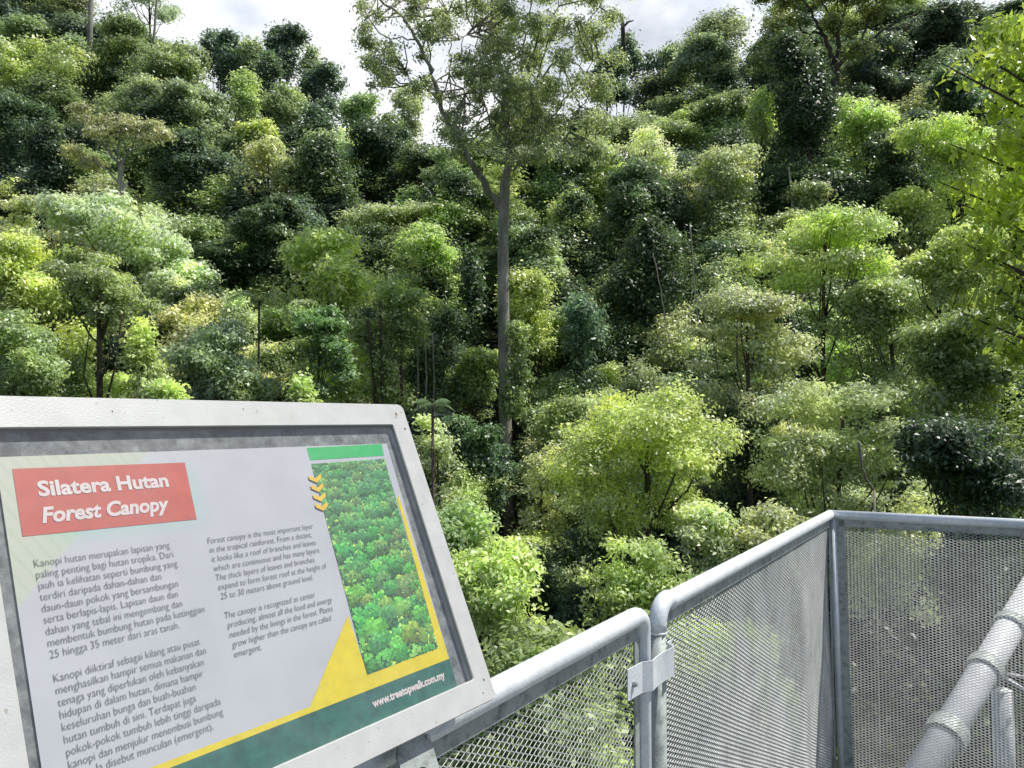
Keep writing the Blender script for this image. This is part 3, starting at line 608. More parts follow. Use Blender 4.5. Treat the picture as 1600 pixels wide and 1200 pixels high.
#PART2
# ------------------------------------------------------------------ guard railing
RZ = 1.11
dr = np.array([.5762, .8173, 0.]); up = np.array([0, 0, 1.])
A1 = atz(985, 967, RZ)
def on_line(px, z=RZ, base=A1):     # point of the railing line (direction dr) at picture column px
    lo, hi = -3., 5.
    for _ in range(60):
        m = (lo + hi) / 2; p = base + dr * m
        v = p - EYE; X_ = 800 + F * v[0] / (v[1] * cp + v[2] * sp)
        if X_ < px: lo = m
        else: hi = m
    p = base + dr * lo; p[2] = z; return p
P1 = on_line(1003); P2 = on_line(1027); KC = atz(1297, 804, RZ); KC2 = atz(1600, 819, RZ)
d3 = KC2 - KC; d3[2] = 0; d3 /= np.linalg.norm(d3)
d2 = KC - P2; d2[2] = 0; d2 /= np.linalg.norm(d2)
n2 = np.array([-d2[1], d2[0], 0]); n3 = np.array([-d3[1], d3[0], 0])   # pointing outwards
L3 = 1.9; K4 = KC + d3 * L3
def arc(c0, c1, c2, r, n=8):
    """rounded corner c0-c1-c2"""
    a = (c0 - c1) / np.linalg.norm(c0 - c1); b_ = (c2 - c1) / np.linalg.norm(c2 - c1)
    s, t = c1 + a * r, c1 + b_ * r; return [(1 - u) ** 2 * s + 2 * u * (1 - u) * c1 + u * u * t for u in np.linspace(0, 1, n)]
RR = .0213; PR = .0185
def expanded(name, p0, d, nrm, Lx, z0, z1, parent, m, tilt=1, lwd=.029, swd=.0128, bulge=None, rw=.0032, th=.0012, ang=58):
    h = swd / 2; rows = int((z1 - z0) / h); xs_ = []; x = 0
    while x < Lx:
        xs_ += [(x, 1), (x + lwd * .10, 1), (x + lwd * .5, -1), (x + lwd * .6, -1)]; x += lwd
    xa = np.array([q[0] for q in xs_]); ta = np.array([q[1] for q in xs_], float); n = len(xa)
    k = np.arange(rows)[:, None]; z = z0 + k * h + np.where(k % 2 == 0, 1, -1) * h / 2 * ta[None, :]
    xg = np.broadcast_to(xa[None, :], z.shape); off = np.zeros_like(z)
    if bulge is not None: off = bulge(xg, z)
    off = off + .0008 * np.sin(xg * 23 + z * 11)
    base = p0[None, None, :] * np.array([1, 1, 0]) + d * xg[..., None] + nrm * off[..., None] + up * z[..., None]
    a = R(ang); w = nrm * math.sin(a) * tilt + up * math.cos(a); q = nrm * math.cos(a) * tilt - up * math.sin(a)
    V = np.stack([base - w * rw / 2 - q * th / 2, base + w * rw / 2 - q * th / 2, base + w * rw / 2 + q * th / 2, base - w * rw / 2 + q * th / 2], 2)
    id_ = np.arange(rows * n * 4).reshape(rows, n, 4); Q = []
    for s in range(4):
        t = (s + 1) % 4; Q.append(np.stack([id_[:, :-1, s], id_[:, 1:, s], id_[:, 1:, t], id_[:, :-1, t]], -1).reshape(-1, 4))
    return mesh_np(name, V.reshape(-1, 3), np.concatenate(Q), m, parent)
def bar(a, b, nrm, w, t, upv=up):
    """flat bar a->b, w tall (along upv), t thick (along nrm)"""
    V = [p + upv * s * w / 2 + nrm * q * t / 2 for p in (a, b) for s in (-1, 1) for q in (-1, 1)]
    return V, [(0, 1, 3, 2), (4, 6, 7, 5), (0, 4, 5, 1), (2, 3, 7, 6), (0, 2, 6, 4), (1, 5, 7, 3)]
def loc(o): return o

# section 1: behind the sign
S1 = P1 - d2 * 1.75
e1 = empty('railing_section', (0, 0, 0), 'near railing section behind the sign, its rail bent down at the end', 'railing')
low1 = P1.copy(); low1[2] = -.12
c_ = MB(); c_.tube([S1, P1 - d2 * .07] + arc(P1 - d2 * .1, P1, low1, .048) + [low1], [RR] * 7 + [RR * .97, RR * .93, RR * .9, PR], 24); c_.build('handrail', GALV, e1, smooth=True)
fz = RZ - .036
c_ = MB()
a, b_ = S1 + n2 * .0, P1 - d2 * .035; a = a.copy(); b_ = b_.copy(); a[2] = b_[2] = fz; c_.add(*bar(a, b_, n2, .03, .005))
for off_ in (-.034,):
    a = P1 + d2 * off_; b2 = a.copy(); a[2] = RZ - .05; b2[2] = -.09; c_.add(*bar(a, b2, n2, .024, .005, d2))
a, b_ = S1.copy(), P1 - d2 * .03; b_ = b_.copy(); a[2] = b_[2] = -.075; c_.add(*bar(a, b_, n2, .03, .005)); c_.build('infill_frame', GALVD, e1, bev=.0008)
expanded('expanded_metal_panel', S1 + n2 * .004, d2, n2, 1.75 - .05, -.065, fz - .006, e1, MESHM, -1, rw=.0026, ang=20)
c_ = MB(); s0 = S1.copy(); s0[2] = -.12; c_.tube([s0, S1 - up * .02], PR, 16); c_.build('post', GALVD, e1, smooth=True)
# section 2: to the corner
e2 = empty('railing_section', (0, 0, 0), 'middle railing section running from the strapped posts to the corner', 'railing')
low2 = P2.copy(); low2[2] = -.12; el = arc(P2 - up * .12, P2 + up * .006, KC, .062)
c_ = MB(); c_.tube([P2 - up * .058] + el[1:] + [P2 + d2 * .075, KC - d2 * .003], RR, 24); c_.build('handrail', GALV, e2, smooth=True)
c_ = MB(); c_.tube([low2, P2 - up * .06], PR * 1.06, 20); c_.build('post', GALVD, e2, smooth=True)
c_ = MB()
for p, t in ((P2 - up * .06, up), (P2 + d2 * .072, d2)):
    c_.tube([p - t * .003, p - t * .001, p + t * .001, p + t * .003], [RR * .99, RR * 1.05, RR * 1.06, RR * .99], 20)
c_.build('weld_bead', GALV, e2, smooth=True)
c_ = MB(); a, b_ = P2 + d2 * .02, KC - d2 * .02; a = a.copy(); b_ = b_.copy(); a[2] = b_[2] = fz; c_.add(*bar(a, b_, n2, .032, .005)); a = a.copy(); b_ = b_.copy(); a[2] = b_[2] = -.075; c_.add(*bar(a, b_, n2, .03, .005))
a = KC - d2 * .022; b_ = a.copy(); a[2] = RZ - .022; b_[2] = -.09; c_.add(*bar(a, b_ + d3 * .006, n2, .03, .005, d2)); c_.build('infill_frame', GALVD, e2, bev=.0008)
L2 = float(np.linalg.norm(KC - P2))
bl = lambda x, z: -.020 * np.exp(-((x - L2 * .70) / .16) ** 2) * np.clip((1.02 - z) / .35, 0, 1) + .008 * np.sin(x * 5) * np.sin(z * 6)
expanded('expanded_metal_panel', P2 + n2 * .004, d2, n2, L2 - .015, -.065, fz - .006, e2, MESHM, 1, bulge=bl, rw=.0040, ang=42)
# section 3: crossing the far side
e3 = empty('railing_section', (0, 0, 0), 'far railing section turning right from the corner towards the frame edge', 'railing')
c_ = MB(); c_.tube([KC - d3 * .003 + up * .0004, KC + d3 * L3], RR * 1.0, 24); lo4 = K4.copy(); lo4[2] = -.12; c_.tube([lo4, K4], PR, 16); c_.build('handrail', GALV, e3, smooth=True)
c_ = MB(); a, b_ = KC + d3 * .035, K4 - d3 * .02; a = a.copy(); b_ = b_.copy(); a[2] = b_[2] = fz; c_.add(*bar(a, b_, n3, .032, .005)); a = a.copy(); b_ = b_.copy(); a[2] = b_[2] = -.075; c_.add(*bar(a, b_, n3, .03, .005))
a = KC + d3 * .04; b_ = a + d3 * .02; b_[2] = -.09; a = a.copy(); a[2] = RZ - .022; c_.add(*bar(a, b_, n3, .042, .005, d3)); c_.build('infill_frame', GALVD, e3, bev=.0008)
c_ = MB(); a = KC + d3 * .012; b_ = a + d3 * .016; b_[2] = -.12; a = a.copy(); a[2] = RZ - .015; c_.tube([b_, a], .014, 12); c_.build('corner_rod', GALV, e3, smooth=True)
bl3 = lambda x, z: .012 * np.sin(x * 3.1 + .5) * np.sin(z * 4)
expanded('expanded_metal_panel', KC + n3 * .004 + d3 * .05, d3, n3, L3 - .08, -.065, fz - .006, e3, MESHM, 1, lwd=.029, swd=.0116, bulge=bl3, rw=.0029, ang=52)

# strap clamp joining the two posts
ek = empty('strap_clamp', tuple(P1 + np.array([0, 0, -.14])), 'bent metal strap clamp bolting two railing posts together', 'clamp')
o = P1.copy(); o[2] = 0
prof = [(-.115, -.014), (-.050, -.019), (-.026, -.034), (.004, -.031), (.045, -.031), (.098, -.036), (.110, -.026), (.122, -.012), (.150, -.010)]
def face_in(t, q): return d2 * t + n2 * q
c_ = MB(); z0, z1 = RZ - .158, RZ - .092
for (t0, q0), (t1, q1) in zip(prof[:-1], prof[1:]): pass
V = []; th = .0025
for t, q in prof:
    for z in (z0, z1): 
        for s in (0, th): V.append(o + face_in(t, q - s) + up * z)
Fc = []
for i in range(len(prof) - 1):
    a = i * 4; b4 = a + 4; Fc += [(a, b4, b4 + 2, a + 2), (a + 1, a + 3, b4 + 3, b4 + 1), (a + 2, b4 + 2, b4 + 3, a + 3), (a, a + 1, b4 + 1, b4)]
Fc += [(0, 2, 3, 1), (len(V) - 4, len(V) - 3, len(V) - 1, len(V) - 2)]
ob = c_.add(V, Fc).build('strap', GALV, ek, off=P1 + np.array([0, 0, -.14]))
for t, q in ((-.092, -.019), (.137, -.0135)):
    c_ = MB(); p = o + face_in(t, q) + up * (RZ - .128); c_.tube([p, p - n2 * .005], .0065, 6); c_.tube([p - n2 * .005, p - n2 * .009], .0035, 10); c_.build('bolt', GALVD, ek, off=P1 + np.array([0, 0, -.14]))

# structure seen through the far mesh
def tubes(name, label, cat, segs, m_, flanges=()):
    p0 = np.array(segs[0][0][0], float); e = empty(name, tuple(p0), label, cat)
    for i, (P, r) in enumerate(segs): MB().tube([np.array(p) - p0 for p in P], r, 28).build('pipe' if i == 0 else 'brace', m_, e, smooth=True)
    for p, t, r, w in flanges:
        p = np.array(p) - p0; MB().tube([p - t * w, p + t * w], r, 28).build('flange_collar', GALVD, e)  # collar made wide and dark to take in its band of shade
q0, q1 = at(1418, 1250, 3.75), at(1650, 858, 5.6); tt = unit(q1 - q0)
def onp(f): return q0 + (q1 - q0) * f
def fpx(px):
    lo, hi = 0, 1
    for _ in range(40):
        m = (lo + hi) / 2; v = onp(m) - EYE
        if 800 + F * v[0] / (v[1] * cp + v[2] * sp) < px: lo = m
        else: hi = m
    return onp(lo)
tubes('sloping_pipe', 'thick pale sloping pipe with collars seen through the far mesh', 'pipe', [([q0, q1], .078)], PIPE,
      [(fpx(1478), tt, .102, .05), (fpx(1538), tt, .098, .04), (fpx(1578), tt, .096, .035)])
tubes('support_post', 'lavender-grey support post behind the sloping pipe', 'post', [([at(1572, 1290, 4.9), at(1566, 1078, 4.9)], .06)], PIPE)
tubes('tie_rod', 'thin pale rod slanting right from the sloping pipe', 'rod', [([at(1545, 1045, 4.75), at(1680, 1125, 4.8)], .012)], PIPE)
tubes('tie_rod', 'thin horizontal pale rod above the slanting one', 'rod', [([at(1555, 1050, 4.85), at(1680, 1072, 4.9)], .010)], PIPE)

# walkway deck inside the railing
deck = MB(); rgt = K4 - n3 * 2.2
poly = [S1 - d2 * .2, P1, KC, K4, K4 - n3 * 3, S1 - n2 * -0 + np.array([2.2, -1.2, 0])]
V = [(p[0], p[1], -.13) for p in poly] + [(p[0], p[1], -.18) for p in poly]; k = len(poly)
deck.add(V, [tuple(range(k)), tuple(range(k, 2 * k))[::-1]] + [(i, (i + 1) % k, (i + 1) % k + k, i + k) for i in range(k)])
tag(deck.build('walkway_deck', galv_mat('deck_plate', (.2, .21, .2), .2, .6), None), 'steel walkway deck', None, kind='structure')

# ------------------------------------------------------------------ information sign
u1 = np.array([.57594869, -.03687681, -.81665367]); u2 = np.array([-.33319914, .90164579, -.27570491])
def c2w(v): return np.array([v[0], -v[2] * cp - v[1] * sp, -v[2] * sp + v[1] * cp])
U, Vv = c2w(u1), c2w(u2); Nn = np.cross(U, Vv); O = EYE + c2w(np.array([-23, -490, -F]) / F * 1.12)
Wd, Ht = .640, .464; BW = .036
Msign = Matrix([[U[0], Vv[0], Nn[0], O[0]], [U[1], Vv[1], Nn[1], O[1]], [U[2], Vv[2], Nn[2], O[2]], [0, 0, 0, 1]])
sg = empty('information_sign', (0, 0, 0), 'tilted grey-framed information sign about the forest canopy under glass', 'sign'); sg.matrix_world = Msign
# materials
paint, nt, b = mat('grey_frame_paint'); v = coords(nt, 'Object'); n1 = noise(nt, v, 26, 5, .6); n2_ = noise(nt, v, 420, 2, .5); n3_ = noise(nt, v, 95, 3, .7)
c = ramp(nt, n1, [(.3, (.46, .475, .465)), (.7, (.54, .555, .545))]); c = mixc(nt, 1.0, c, ramp(nt, n3_, [(.28, (.6, .56, .48)), (.34, (1, 1, 1))]), 'MULTIPLY')
vg = nt.nodes.new('ShaderNodeTexVoronoi'); vg.inputs['Scale'].default_value = 46; nt.links.new(v, vg.inputs['Vector'])
spk = ramp(nt, vg.outputs['Distance'], [(.03, (.38, .33, .26)), (.055, (1, 1, 1))]); msk = ramp(nt, noise(nt, v, 17, 2), [(.56, (0, 0, 0)), (.62, (1, 1, 1))])
c = mixc(nt, 1.0, c, mixc(nt, msk, (1, 1, 1), spk), 'MULTIPLY')
nt.links.new(c, b.inputs['Base Color']); b.inputs['Roughness'].default_value = .42
hmix = mixc(nt, .5, n2_, mixc(nt, msk, (1, 1, 1), spk)); bump(nt, b, hmix, .35, .0012)
gask, nt, b = mat('grimy_gasket'); v = coords(nt, 'Object'); nn_ = noise(nt, v, 55, 6, .7)
nt.links.new(ramp(nt, nn_, [(.35, (.07, .08, .082)), (.52, (.16, .175, .18)), (.72, (.3, .32, .32))]), b.inputs['Base Color']); b.inputs['Roughness'].default_value = .7
def ink(name, col, rough=.45, dirt=.1):
    m, nt, b = mat(name); v = coords(nt, 'Object'); n = noise(nt, v, 60, 4, .6)
    nt.links.new(ramp(nt, n, [(.3, tuple(x * (1 - dirt) for x in col)), (.7, tuple(min(1, x * (1 + dirt)) for x in col))]), b.inputs['Base Color']); b.inputs['Roughness'].default_value = rough; return m
rust = ink('rust', (.17, .105, .06), .9, .5)
# frame
def loop(x0, y0, x1, y1, r, z, k=7):
    P = []
    for cx, cy, a0 in ((x1 - r, y1 - r, 0), (x0 + r, y1 - r, 90), (x0 + r, y0 + r, 180), (x1 - r, y0 + r, 270)):
        for i in range(k): a = R(a0 + 90 * i / (k - 1)); P.append((cx + r * math.cos(a), cy + r * math.sin(a), z))
    return P
def ring(loops, m_, name, parent, close=False):
    mb = MB(); k = len(loops[0]); V = [p for l in loops for p in l]
    Fc = [(i * k + j, i * k + (j + 1) % k, ((i + 1) % len(loops)) * k + (j + 1) % k, ((i + 1) % len(loops)) * k + j) for i in range(len(loops) - (0 if close else 1)) for j in range(k)]
    return mb.add(V, Fc).build(name, m_, parent)
D = .034; ch = .0012
fr = ring([loop(-Wd, 0, 0, Ht, .011, -D), loop(-Wd, 0, 0, Ht, .011, -ch * 1.5), loop(-Wd + ch, ch, -ch, Ht - ch, .010, 0), loop(-Wd + BW - ch, BW - ch, -BW + ch, Ht - BW + ch, .004, 0),
      loop(-Wd + BW, BW, -BW, Ht - BW, .003, -ch), loop(-Wd + BW, BW, -BW, Ht - BW, .003, -.010), loop(-Wd + BW, BW, -BW, Ht - BW, .003, -D)], paint, 'frame', sg, True)
def plate(name, pts, z, m_, parent, th=0):
    V = [(x / 1000, y / 1000, z) for x, y in pts]; mb = MB(); k = len(pts); mb.add(V, [tuple(range(k))])
    ar = sum(pts[i][0] * pts[(i + 1) % k][1] - pts[(i + 1) % k][0] * pts[i][1] for i in range(k))
    if ar < 0: mb.f = [mb.f[0][::-1]]
    return mb.build(name, m_, parent, flat=True)
bk = MB().box((-Wd + .004, .004, -D + .002), (-.004, Ht - .004, -.0118)).build('backing_board', gask, sg)
ZP = -.0095
# printed sheet material: cool white with creamy hatching top left and a teal glow beneath the banner
paper, nt, b = mat('printed_paper'); v = coords(nt, 'Object'); L = nt.links
sx = nt.nodes.new('ShaderNodeSeparateXYZ'); L.new(v, sx.inputs[0])
def math_(op, a_, b__=None, **k):
    n = nt.nodes.new('ShaderNodeMath'); n.operation = op
    for s, q in ((0, a_), (1, b__)):
        if q is None: continue
        if isinstance(q, (int, float)): n.inputs[s].default_value = q
        else: L.new(q, n.inputs[s])
    return n.outputs[0]
base = ramp(nt, noise(nt, v, 9, 4), [(.35, (.42, .435, .47)), (.65, (.47, .485, .52))])
dg = math_('ADD', math_('MULTIPLY', sx.outputs[0], 1 / .112), math_('MULTIPLY', sx.outputs[1], -1 / .107))   # grows to the lower right
dg = math_('ADD', dg, .588 / .112 + .29 / .107)
cr = ramp(nt, dg, [(-.0, (1, 1, 1)), (.5, (0, 0, 0))]) ; nt_r = None
wv = nt.nodes.new('ShaderNodeTexWave'); wv.inputs['Scale'].default_value = 38; wv.bands_direction = 'DIAGONAL'; wv.inputs['Distortion'].default_value = 0
mp2 = nt.nodes.new('ShaderNodeMapping'); mp2.inputs['Rotation'].default_value = (0, 0, R(15)); L.new(v, mp2.inputs[0]); L.new(mp2.outputs[0], wv.inputs['Vector'])
hat = ramp(nt, wv.outputs['Fac'], [(.0, (.41, .46, .36)), (.12, (.445, .485, .39)), (1, (.455, .495, .40))])
g1 = ramp(nt, math_('MULTIPLY', dg, 1.0), [(.30, (1, 1, 1)), (.36, (0, 0, 0))]); col1 = mixc(nt, g1, base, hat)
# teal glow band
def band(s, lo, hi, soft): 
    a_ = nt.nodes.new('ShaderNodeMapRange'); a_.inputs['From Min'].default_value = lo; a_.inputs['From Max'].default_value = lo + soft; L.new(s, a_.inputs[0])
    b__ = nt.nodes.new('ShaderNodeMapRange'); b__.inputs['From Min'].default_value = hi; b__.inputs['From Max'].default_value = hi - soft; L.new(s, b__.inputs[0])
    return math_('MULTIPLY', a_.outputs[0], b__.outputs[0])
glow = math_('MULTIPLY', band(sx.outputs[0], -.565, -.372, .03), band(sx.outputs[1], .302, .392, .02))
col1 = mixc(nt, math_('MULTIPLY', glow, .55), col1, (.24, .5, .43)); L.new(col1, b.inputs['Base Color']); b.inputs['Roughness'].default_value = .5
green = ink('bright_green_ink', (.012, .42, .10)); dgreen = ink('dark_green_ink', (.018, .115, .085), dirt=.35); yellow = ink('yellow_ink', (.66, .54, .01)); red = ink('red_ink', (.46, .085, .055)); white = ink('white_ink', (.62, .56, .55)); text = ink('grey_text_ink', (.11, .115, .125)); chev = ink('mustard_ink', (.72, .47, .02))
pn = plate('printed_panel', [(-592, 34.5), (-63, 34.5), (-52, 401), (-588, 401.5)], ZP, paper, sg)
plate('green_strip', [(-207.4, 380.7), (-66, 381.5), (-63.3, 400.6), (-207.5, 398.8)], ZP + .0003, green, pn)
plate('dark_green_band', [(-592, 34.5), (-63, 34.5), (-62, 73.8), (-592, 73.8)], ZP + .0003, dgreen, pn)
plate('yellow_field', [(-592, 73.8), (-62, 73.8), (-61.2, 318), (-66.5, 311), (-76.6, 92), (-213, 91.4), (-217, 168.5), (-308, 80.4), (-592, 80.4)], ZP + .0005, yellow, pn)
plate('title_banner', [(-576, 319.5), (-393.5, 316.6), (-392, 386.3), (-575, 388.6)], ZP + .0004, red, pn)
# canopy picture: crowns as cells, lit tops, dark gaps
pic, nt, b = mat('canopy_picture'); v = coords(nt, 'Object'); L = nt.links
wob = nt.nodes.new('ShaderNodeTexNoise'); wob.inputs['Scale'].default_value = 70; L.new(v, wob.inputs['Vector'])
va = nt.nodes.new('ShaderNodeVectorMath'); va.operation = 'MULTIPLY_ADD'; va.inputs[1].default_value = (.006, .006, 0); L.new(wob.outputs['Color'], va.inputs[0]); L.new(v, va.inputs[2])
def vor(scale):
    t = nt.nodes.new('ShaderNodeTexVoronoi'); t.inputs['Scale'].default_value = scale; L.new(va.outputs[0], t.inputs['Vector']); return t
def lit(scale, sh_, k_):
    a_ = vor(scale); b_ = vor(scale); mo = nt.nodes.new('ShaderNodeVectorMath'); mo.operation = 'ADD'; mo.inputs[1].default_value = (sh_ * .3, -sh_, 0); L.new(va.outputs[0], mo.inputs[0]); L.new(mo.outputs[0], b_.inputs['Vector'])
    s_ = nt.nodes.new('ShaderNodeMath'); s_.operation = 'SUBTRACT'; L.new(b_.outputs['Distance'], s_.inputs[0]); L.new(a_.outputs['Distance'], s_.inputs[1])
    m_ = nt.nodes.new('ShaderNodeMath'); m_.operation = 'MULTIPLY_ADD'; m_.inputs[1].default_value = -k_; m_.inputs[2].default_value = .5; L.new(s_.outputs[0], m_.inputs[0]); return m_.outputs[0]
v1 = vor(60); fine = noise(nt, v, 620, 3, .75)
tint = nt.nodes.new('ShaderNodeSeparateColor'); L.new(v1.outputs['Color'], tint.inputs[0])
tc_ = ramp(nt, tint.outputs[0], [(0, (.06, .34, .12)), (.35, (.12, .46, .13)), (.6, (.2, .55, .14)), (.82, (.36, .66, .14)), (1, (.45, .55, .1))])
sh3 = ramp(nt, fine, [(.36, (.35, .42, .45)), (.62, (1.45, 1.4, 1.25))])
pc = mixc(nt, 1.0, tc_, sh3, 'MULTIPLY')
pc = mixc(nt, 1.0, pc, ramp(nt, lit(60, .006, 55), [(.25, (.22, .36, .5)), (.45, (.75, .8, .85)), (.75, (1.35, 1.3, 1.1))]), 'MULTIPLY')
pc = mixc(nt, 1.0, pc, ramp(nt, lit(210, .0016, 160), [(.25, (.6, .68, .72)), (.75, (1.25, 1.2, 1.1))]), 'MULTIPLY')
sy = nt.nodes.new('ShaderNodeSeparateXYZ'); L.new(v, sy.inputs[0]); mr = nt.nodes.new('ShaderNodeMapRange'); mr.inputs['From Min'].default_value = .2; mr.inputs['From Max'].default_value = .38; mr.inputs['To Max'].default_value = .42; L.new(sy.outputs[1], mr.inputs[0])
pc = mixc(nt, mr.outputs[0], pc, (.10, .30, .20)); L.new(pc, b.inputs['Base Color']); b.inputs['Roughness'].default_value = .5
po = plate('canopy_picture', [(-213.5, 91.4), (-76.6, 92.3), (-67, 376.7), (-207.5, 375.1)], ZP + .0007, pic, pn)
# printed crowns of the picture: small flat dabs of ink, back rows first
rngp = np.random.default_rng(4); dabs = []
def inside(x, y): f = (y - 91.8) / 284; return -213.2 + 6 * f < x < -77 + 9.4 * f and 92.4 < y < 375.4
yy_ = 384.
while yy_ > 84:
    f = (384 - yy_) / 300; rad = 9.5 + 11 * f; xx_ = -218 + rngp.uniform(0, rad)
    while xx_ < -60:
        cx, cy = xx_, yy_ + rngp.uniform(-.45, .45) * rad; r = rad * rngp.uniform(.7, 1.2); hue = rngp.random(); hz = (1 - f) ** 1.5
        basec = np.array([.07 + .22 * hue ** 3, .36 + .22 * rngp.random(), .05 + .05 * rngp.random()]) * (.8 + .35 * f); basec = basec * (1 - .45 * hz) + np.array([.10, .36, .20]) * .45 * hz
        for k_ in range(int(48 + 30 * f)):
            t = k_ / (48 + 30 * f); a = rngp.uniform(0, 6.28); q = math.sqrt(rngp.random())
            dx, dy = q * math.cos(a) * (1 - .15 * t), q * math.sin(a) * .85 * (1 - .25 * t) + .28 * t
            lt = .12 + 1.1 * max(0, (dy + .75) / 1.6) ** 1.3 * (.55 + .45 * t) + rngp.uniform(-.12, .2)
            col = basec * lt + np.array([.16, .14, .02]) * max(0, lt - .75); s_ = r * rngp.uniform(.1, .2) * (1.5 - .7 * t)
            if inside(cx + dx * r - s_ * .7, cy + dy * r - s_ * .6) and inside(cx + dx * r + s_ * .7, cy + dy * r + s_ * .6): dabs.append((cx + dx * r, cy + dy * r, s_, rngp.uniform(0, 1.5), np.clip(col, .01, 1)))
        xx_ += rad * rngp.uniform(1.15, 1.7)
    yy_ -= rad * .95
V = []; cc = []
for i, (x, y, s_, a, c_ol) in enumerate(dabs):
    for j in range(4):
        t = a + j * 1.5708; V.append(((x + s_ * math.cos(t)) / 1000, (y + s_ * math.sin(t) * .85) / 1000, ZP + .0008 + i * 8e-8))
    cc.append((*c_ol, 1))
dm, nt, b = mat('picture_dabs'); aa = nt.nodes.new('ShaderNodeAttribute'); aa.attribute_name = 'dab'; nt.links.new(aa.outputs['Color'], b.inputs['Base Color']); b.inputs['Roughness'].default_value = .5
do = mesh_np('printed_treetops', V, np.arange(len(V)).reshape(-1, 4), dm, pn); ca = do.data.attributes.new('dab', 'FLOAT_COLOR', 'FACE'); ca.data.foreach_set('color', np.array(cc, np.float32).ravel())
print('DABS', len(dabs))
for i in range(4):
    cx, cy = -208.6 - .7 * i, 354.5 - 13.2 * i
    plate('chevron', [(cx - 10.5, cy + 4.2), (cx - 10.5, cy - 1.5), (cx, cy - 7), (cx + 10.5, cy - .5), (cx + 10.5, cy + 5.2), (cx, cy - .6)], ZP + .0018, chev, pn)
def write(name, body, x, y, size, width=None, m_=None, bold=0, shear=0, space=1.0, z=ZP + .0008, parent=None, wspace=1.0):
    cu = bpy.data.curves.new(name, 'FONT'); cu.body = body; cu.size = size / 1000; cu.offset = bold / 1000; cu.shear = shear; cu.resolution_u = 3; cu.space_character = space; cu.space_word = wspace
    cu.materials.append(m_ or text); o = link(bpy.data.objects.new(name, cu), parent or pn)
    bpy.context.view_layer.update()
    dg_ = bpy.context.evaluated_depsgraph_get(); me = bpy.data.meshes.new_from_object(o.evaluated_get(dg_)); bpy.data.objects.remove(o)
    o = link(bpy.data.objects.new(name, me), parent or pn); o.location = (x / 1000, y / 1000, z)
    xs2 = [q.co.x for q in me.vertices]; wd = max(xs2) - min(xs2)
    s = (width / 1000 / wd) if width else 1.0
    for q in me.vertices: q.co.x = (q.co.x - min(xs2)) * s
    return o, wd * 1000
write('title_text', 'Silatera Hutan', -555.5, 358.6, 22, 137.5, white, .75, z=ZP + .0009)
write('title_text', 'Forest Canopy', -556.5, 331.0, 22, 133.5, white, .75, .2, z=ZP + .0009)
S = .00; 
left = ['Kanopi hutan merupakan lapisan yang', 'paling penting bagi hutan tropika. Dari', 'jauh ia kelihatan seperti bumbung yang', 'terdiri daripada dahan-dahan dan', 'daun-daun pokok yang bersambungan', 'serta berlapis-lapis. Lapisan daun dan', 'dahan yang tebal ini mengembang dan', 'membentuk bumbung hutan pada ketinggian', '25 hingga 35 meter dari aras tanah.', '',
        'Kanopi diiktiraf sebagai kilang atau pusat', 'menghasilkan hampir semua makanan dan', 'tenaga yang diperlukan oleh kebanyakan', 'hidupan di dalam hutan, dimana hampir', 'keseluruhan bunga dan buah-buahan', 'hutan tumbuh di sini. Terdapat juga', 'pokok-pokok tumbuh lebih tinggi daripada', 'kanopi dan menjulur menembusi bumbung']
right = ['Forest canopy is the most important layer', 'in the tropical rainforest. From a distant,', 'it looks like a roof of branches and leaves', 'which are continuous and has many layers.', 'The thick layers of leaves and branches', 'expand to form forest roof at the height of', '25 to 30 meters above ground level.', '', 'The canopy is recognized as center', 'producing, almost all the food and energy', 'needed by the livings in the forest. Plants', 'grow higher than the canopy are called', 'emergent.']
def para(lines, x, y, dy, ref, refw, size, **k):
    o, w = write('probe', ref, 0, 0, size, None, **k); bpy.data.objects.remove(o); s = refw / w
    for i, t in enumerate(lines):
        if not t: continue
        o, w = write('body_text', t, x, y - dy * i, size, None, **k)
        for q in o.data.vertices: q.co.x *= s
para(left, -570, 288.3, 10.84, left[0], 137.3, 10.6, bold=-.12)
o, w = write('body_text', 'Ia disebut munculan (emergent).', -547, 93.6, 10.6, 118, bold=-.12)
para(right, -387, 286.5, 10.8, right[0], 153.5, 10.2, bold=-.1, shear=.2)
write('web_address', 'www.treetopwalk.com.my', -218, 52.6, 13.2, 137, white, .55, z=ZP + .0008)
for i, (x, y, r) in enumerate([(-21, 446, 2.6), (-24, 441, 1.6), (-12, 421, 2.2), (-9, 449, 1.0), (-16, 30, 1.6), (-26, 14, 1.3), (-470, 447, 1.1), (-300, 452, .9)]):
    rc = np.random.default_rng(i); plate('rust_chip', [(x + r * rc.uniform(.5, 1.1) * math.cos(a), y + r * 1.3 * rc.uniform(.5, 1.1) * math.sin(a)) for a in np.linspace(0, 6.28, 12)[:-1]], .00025, rust, fr)
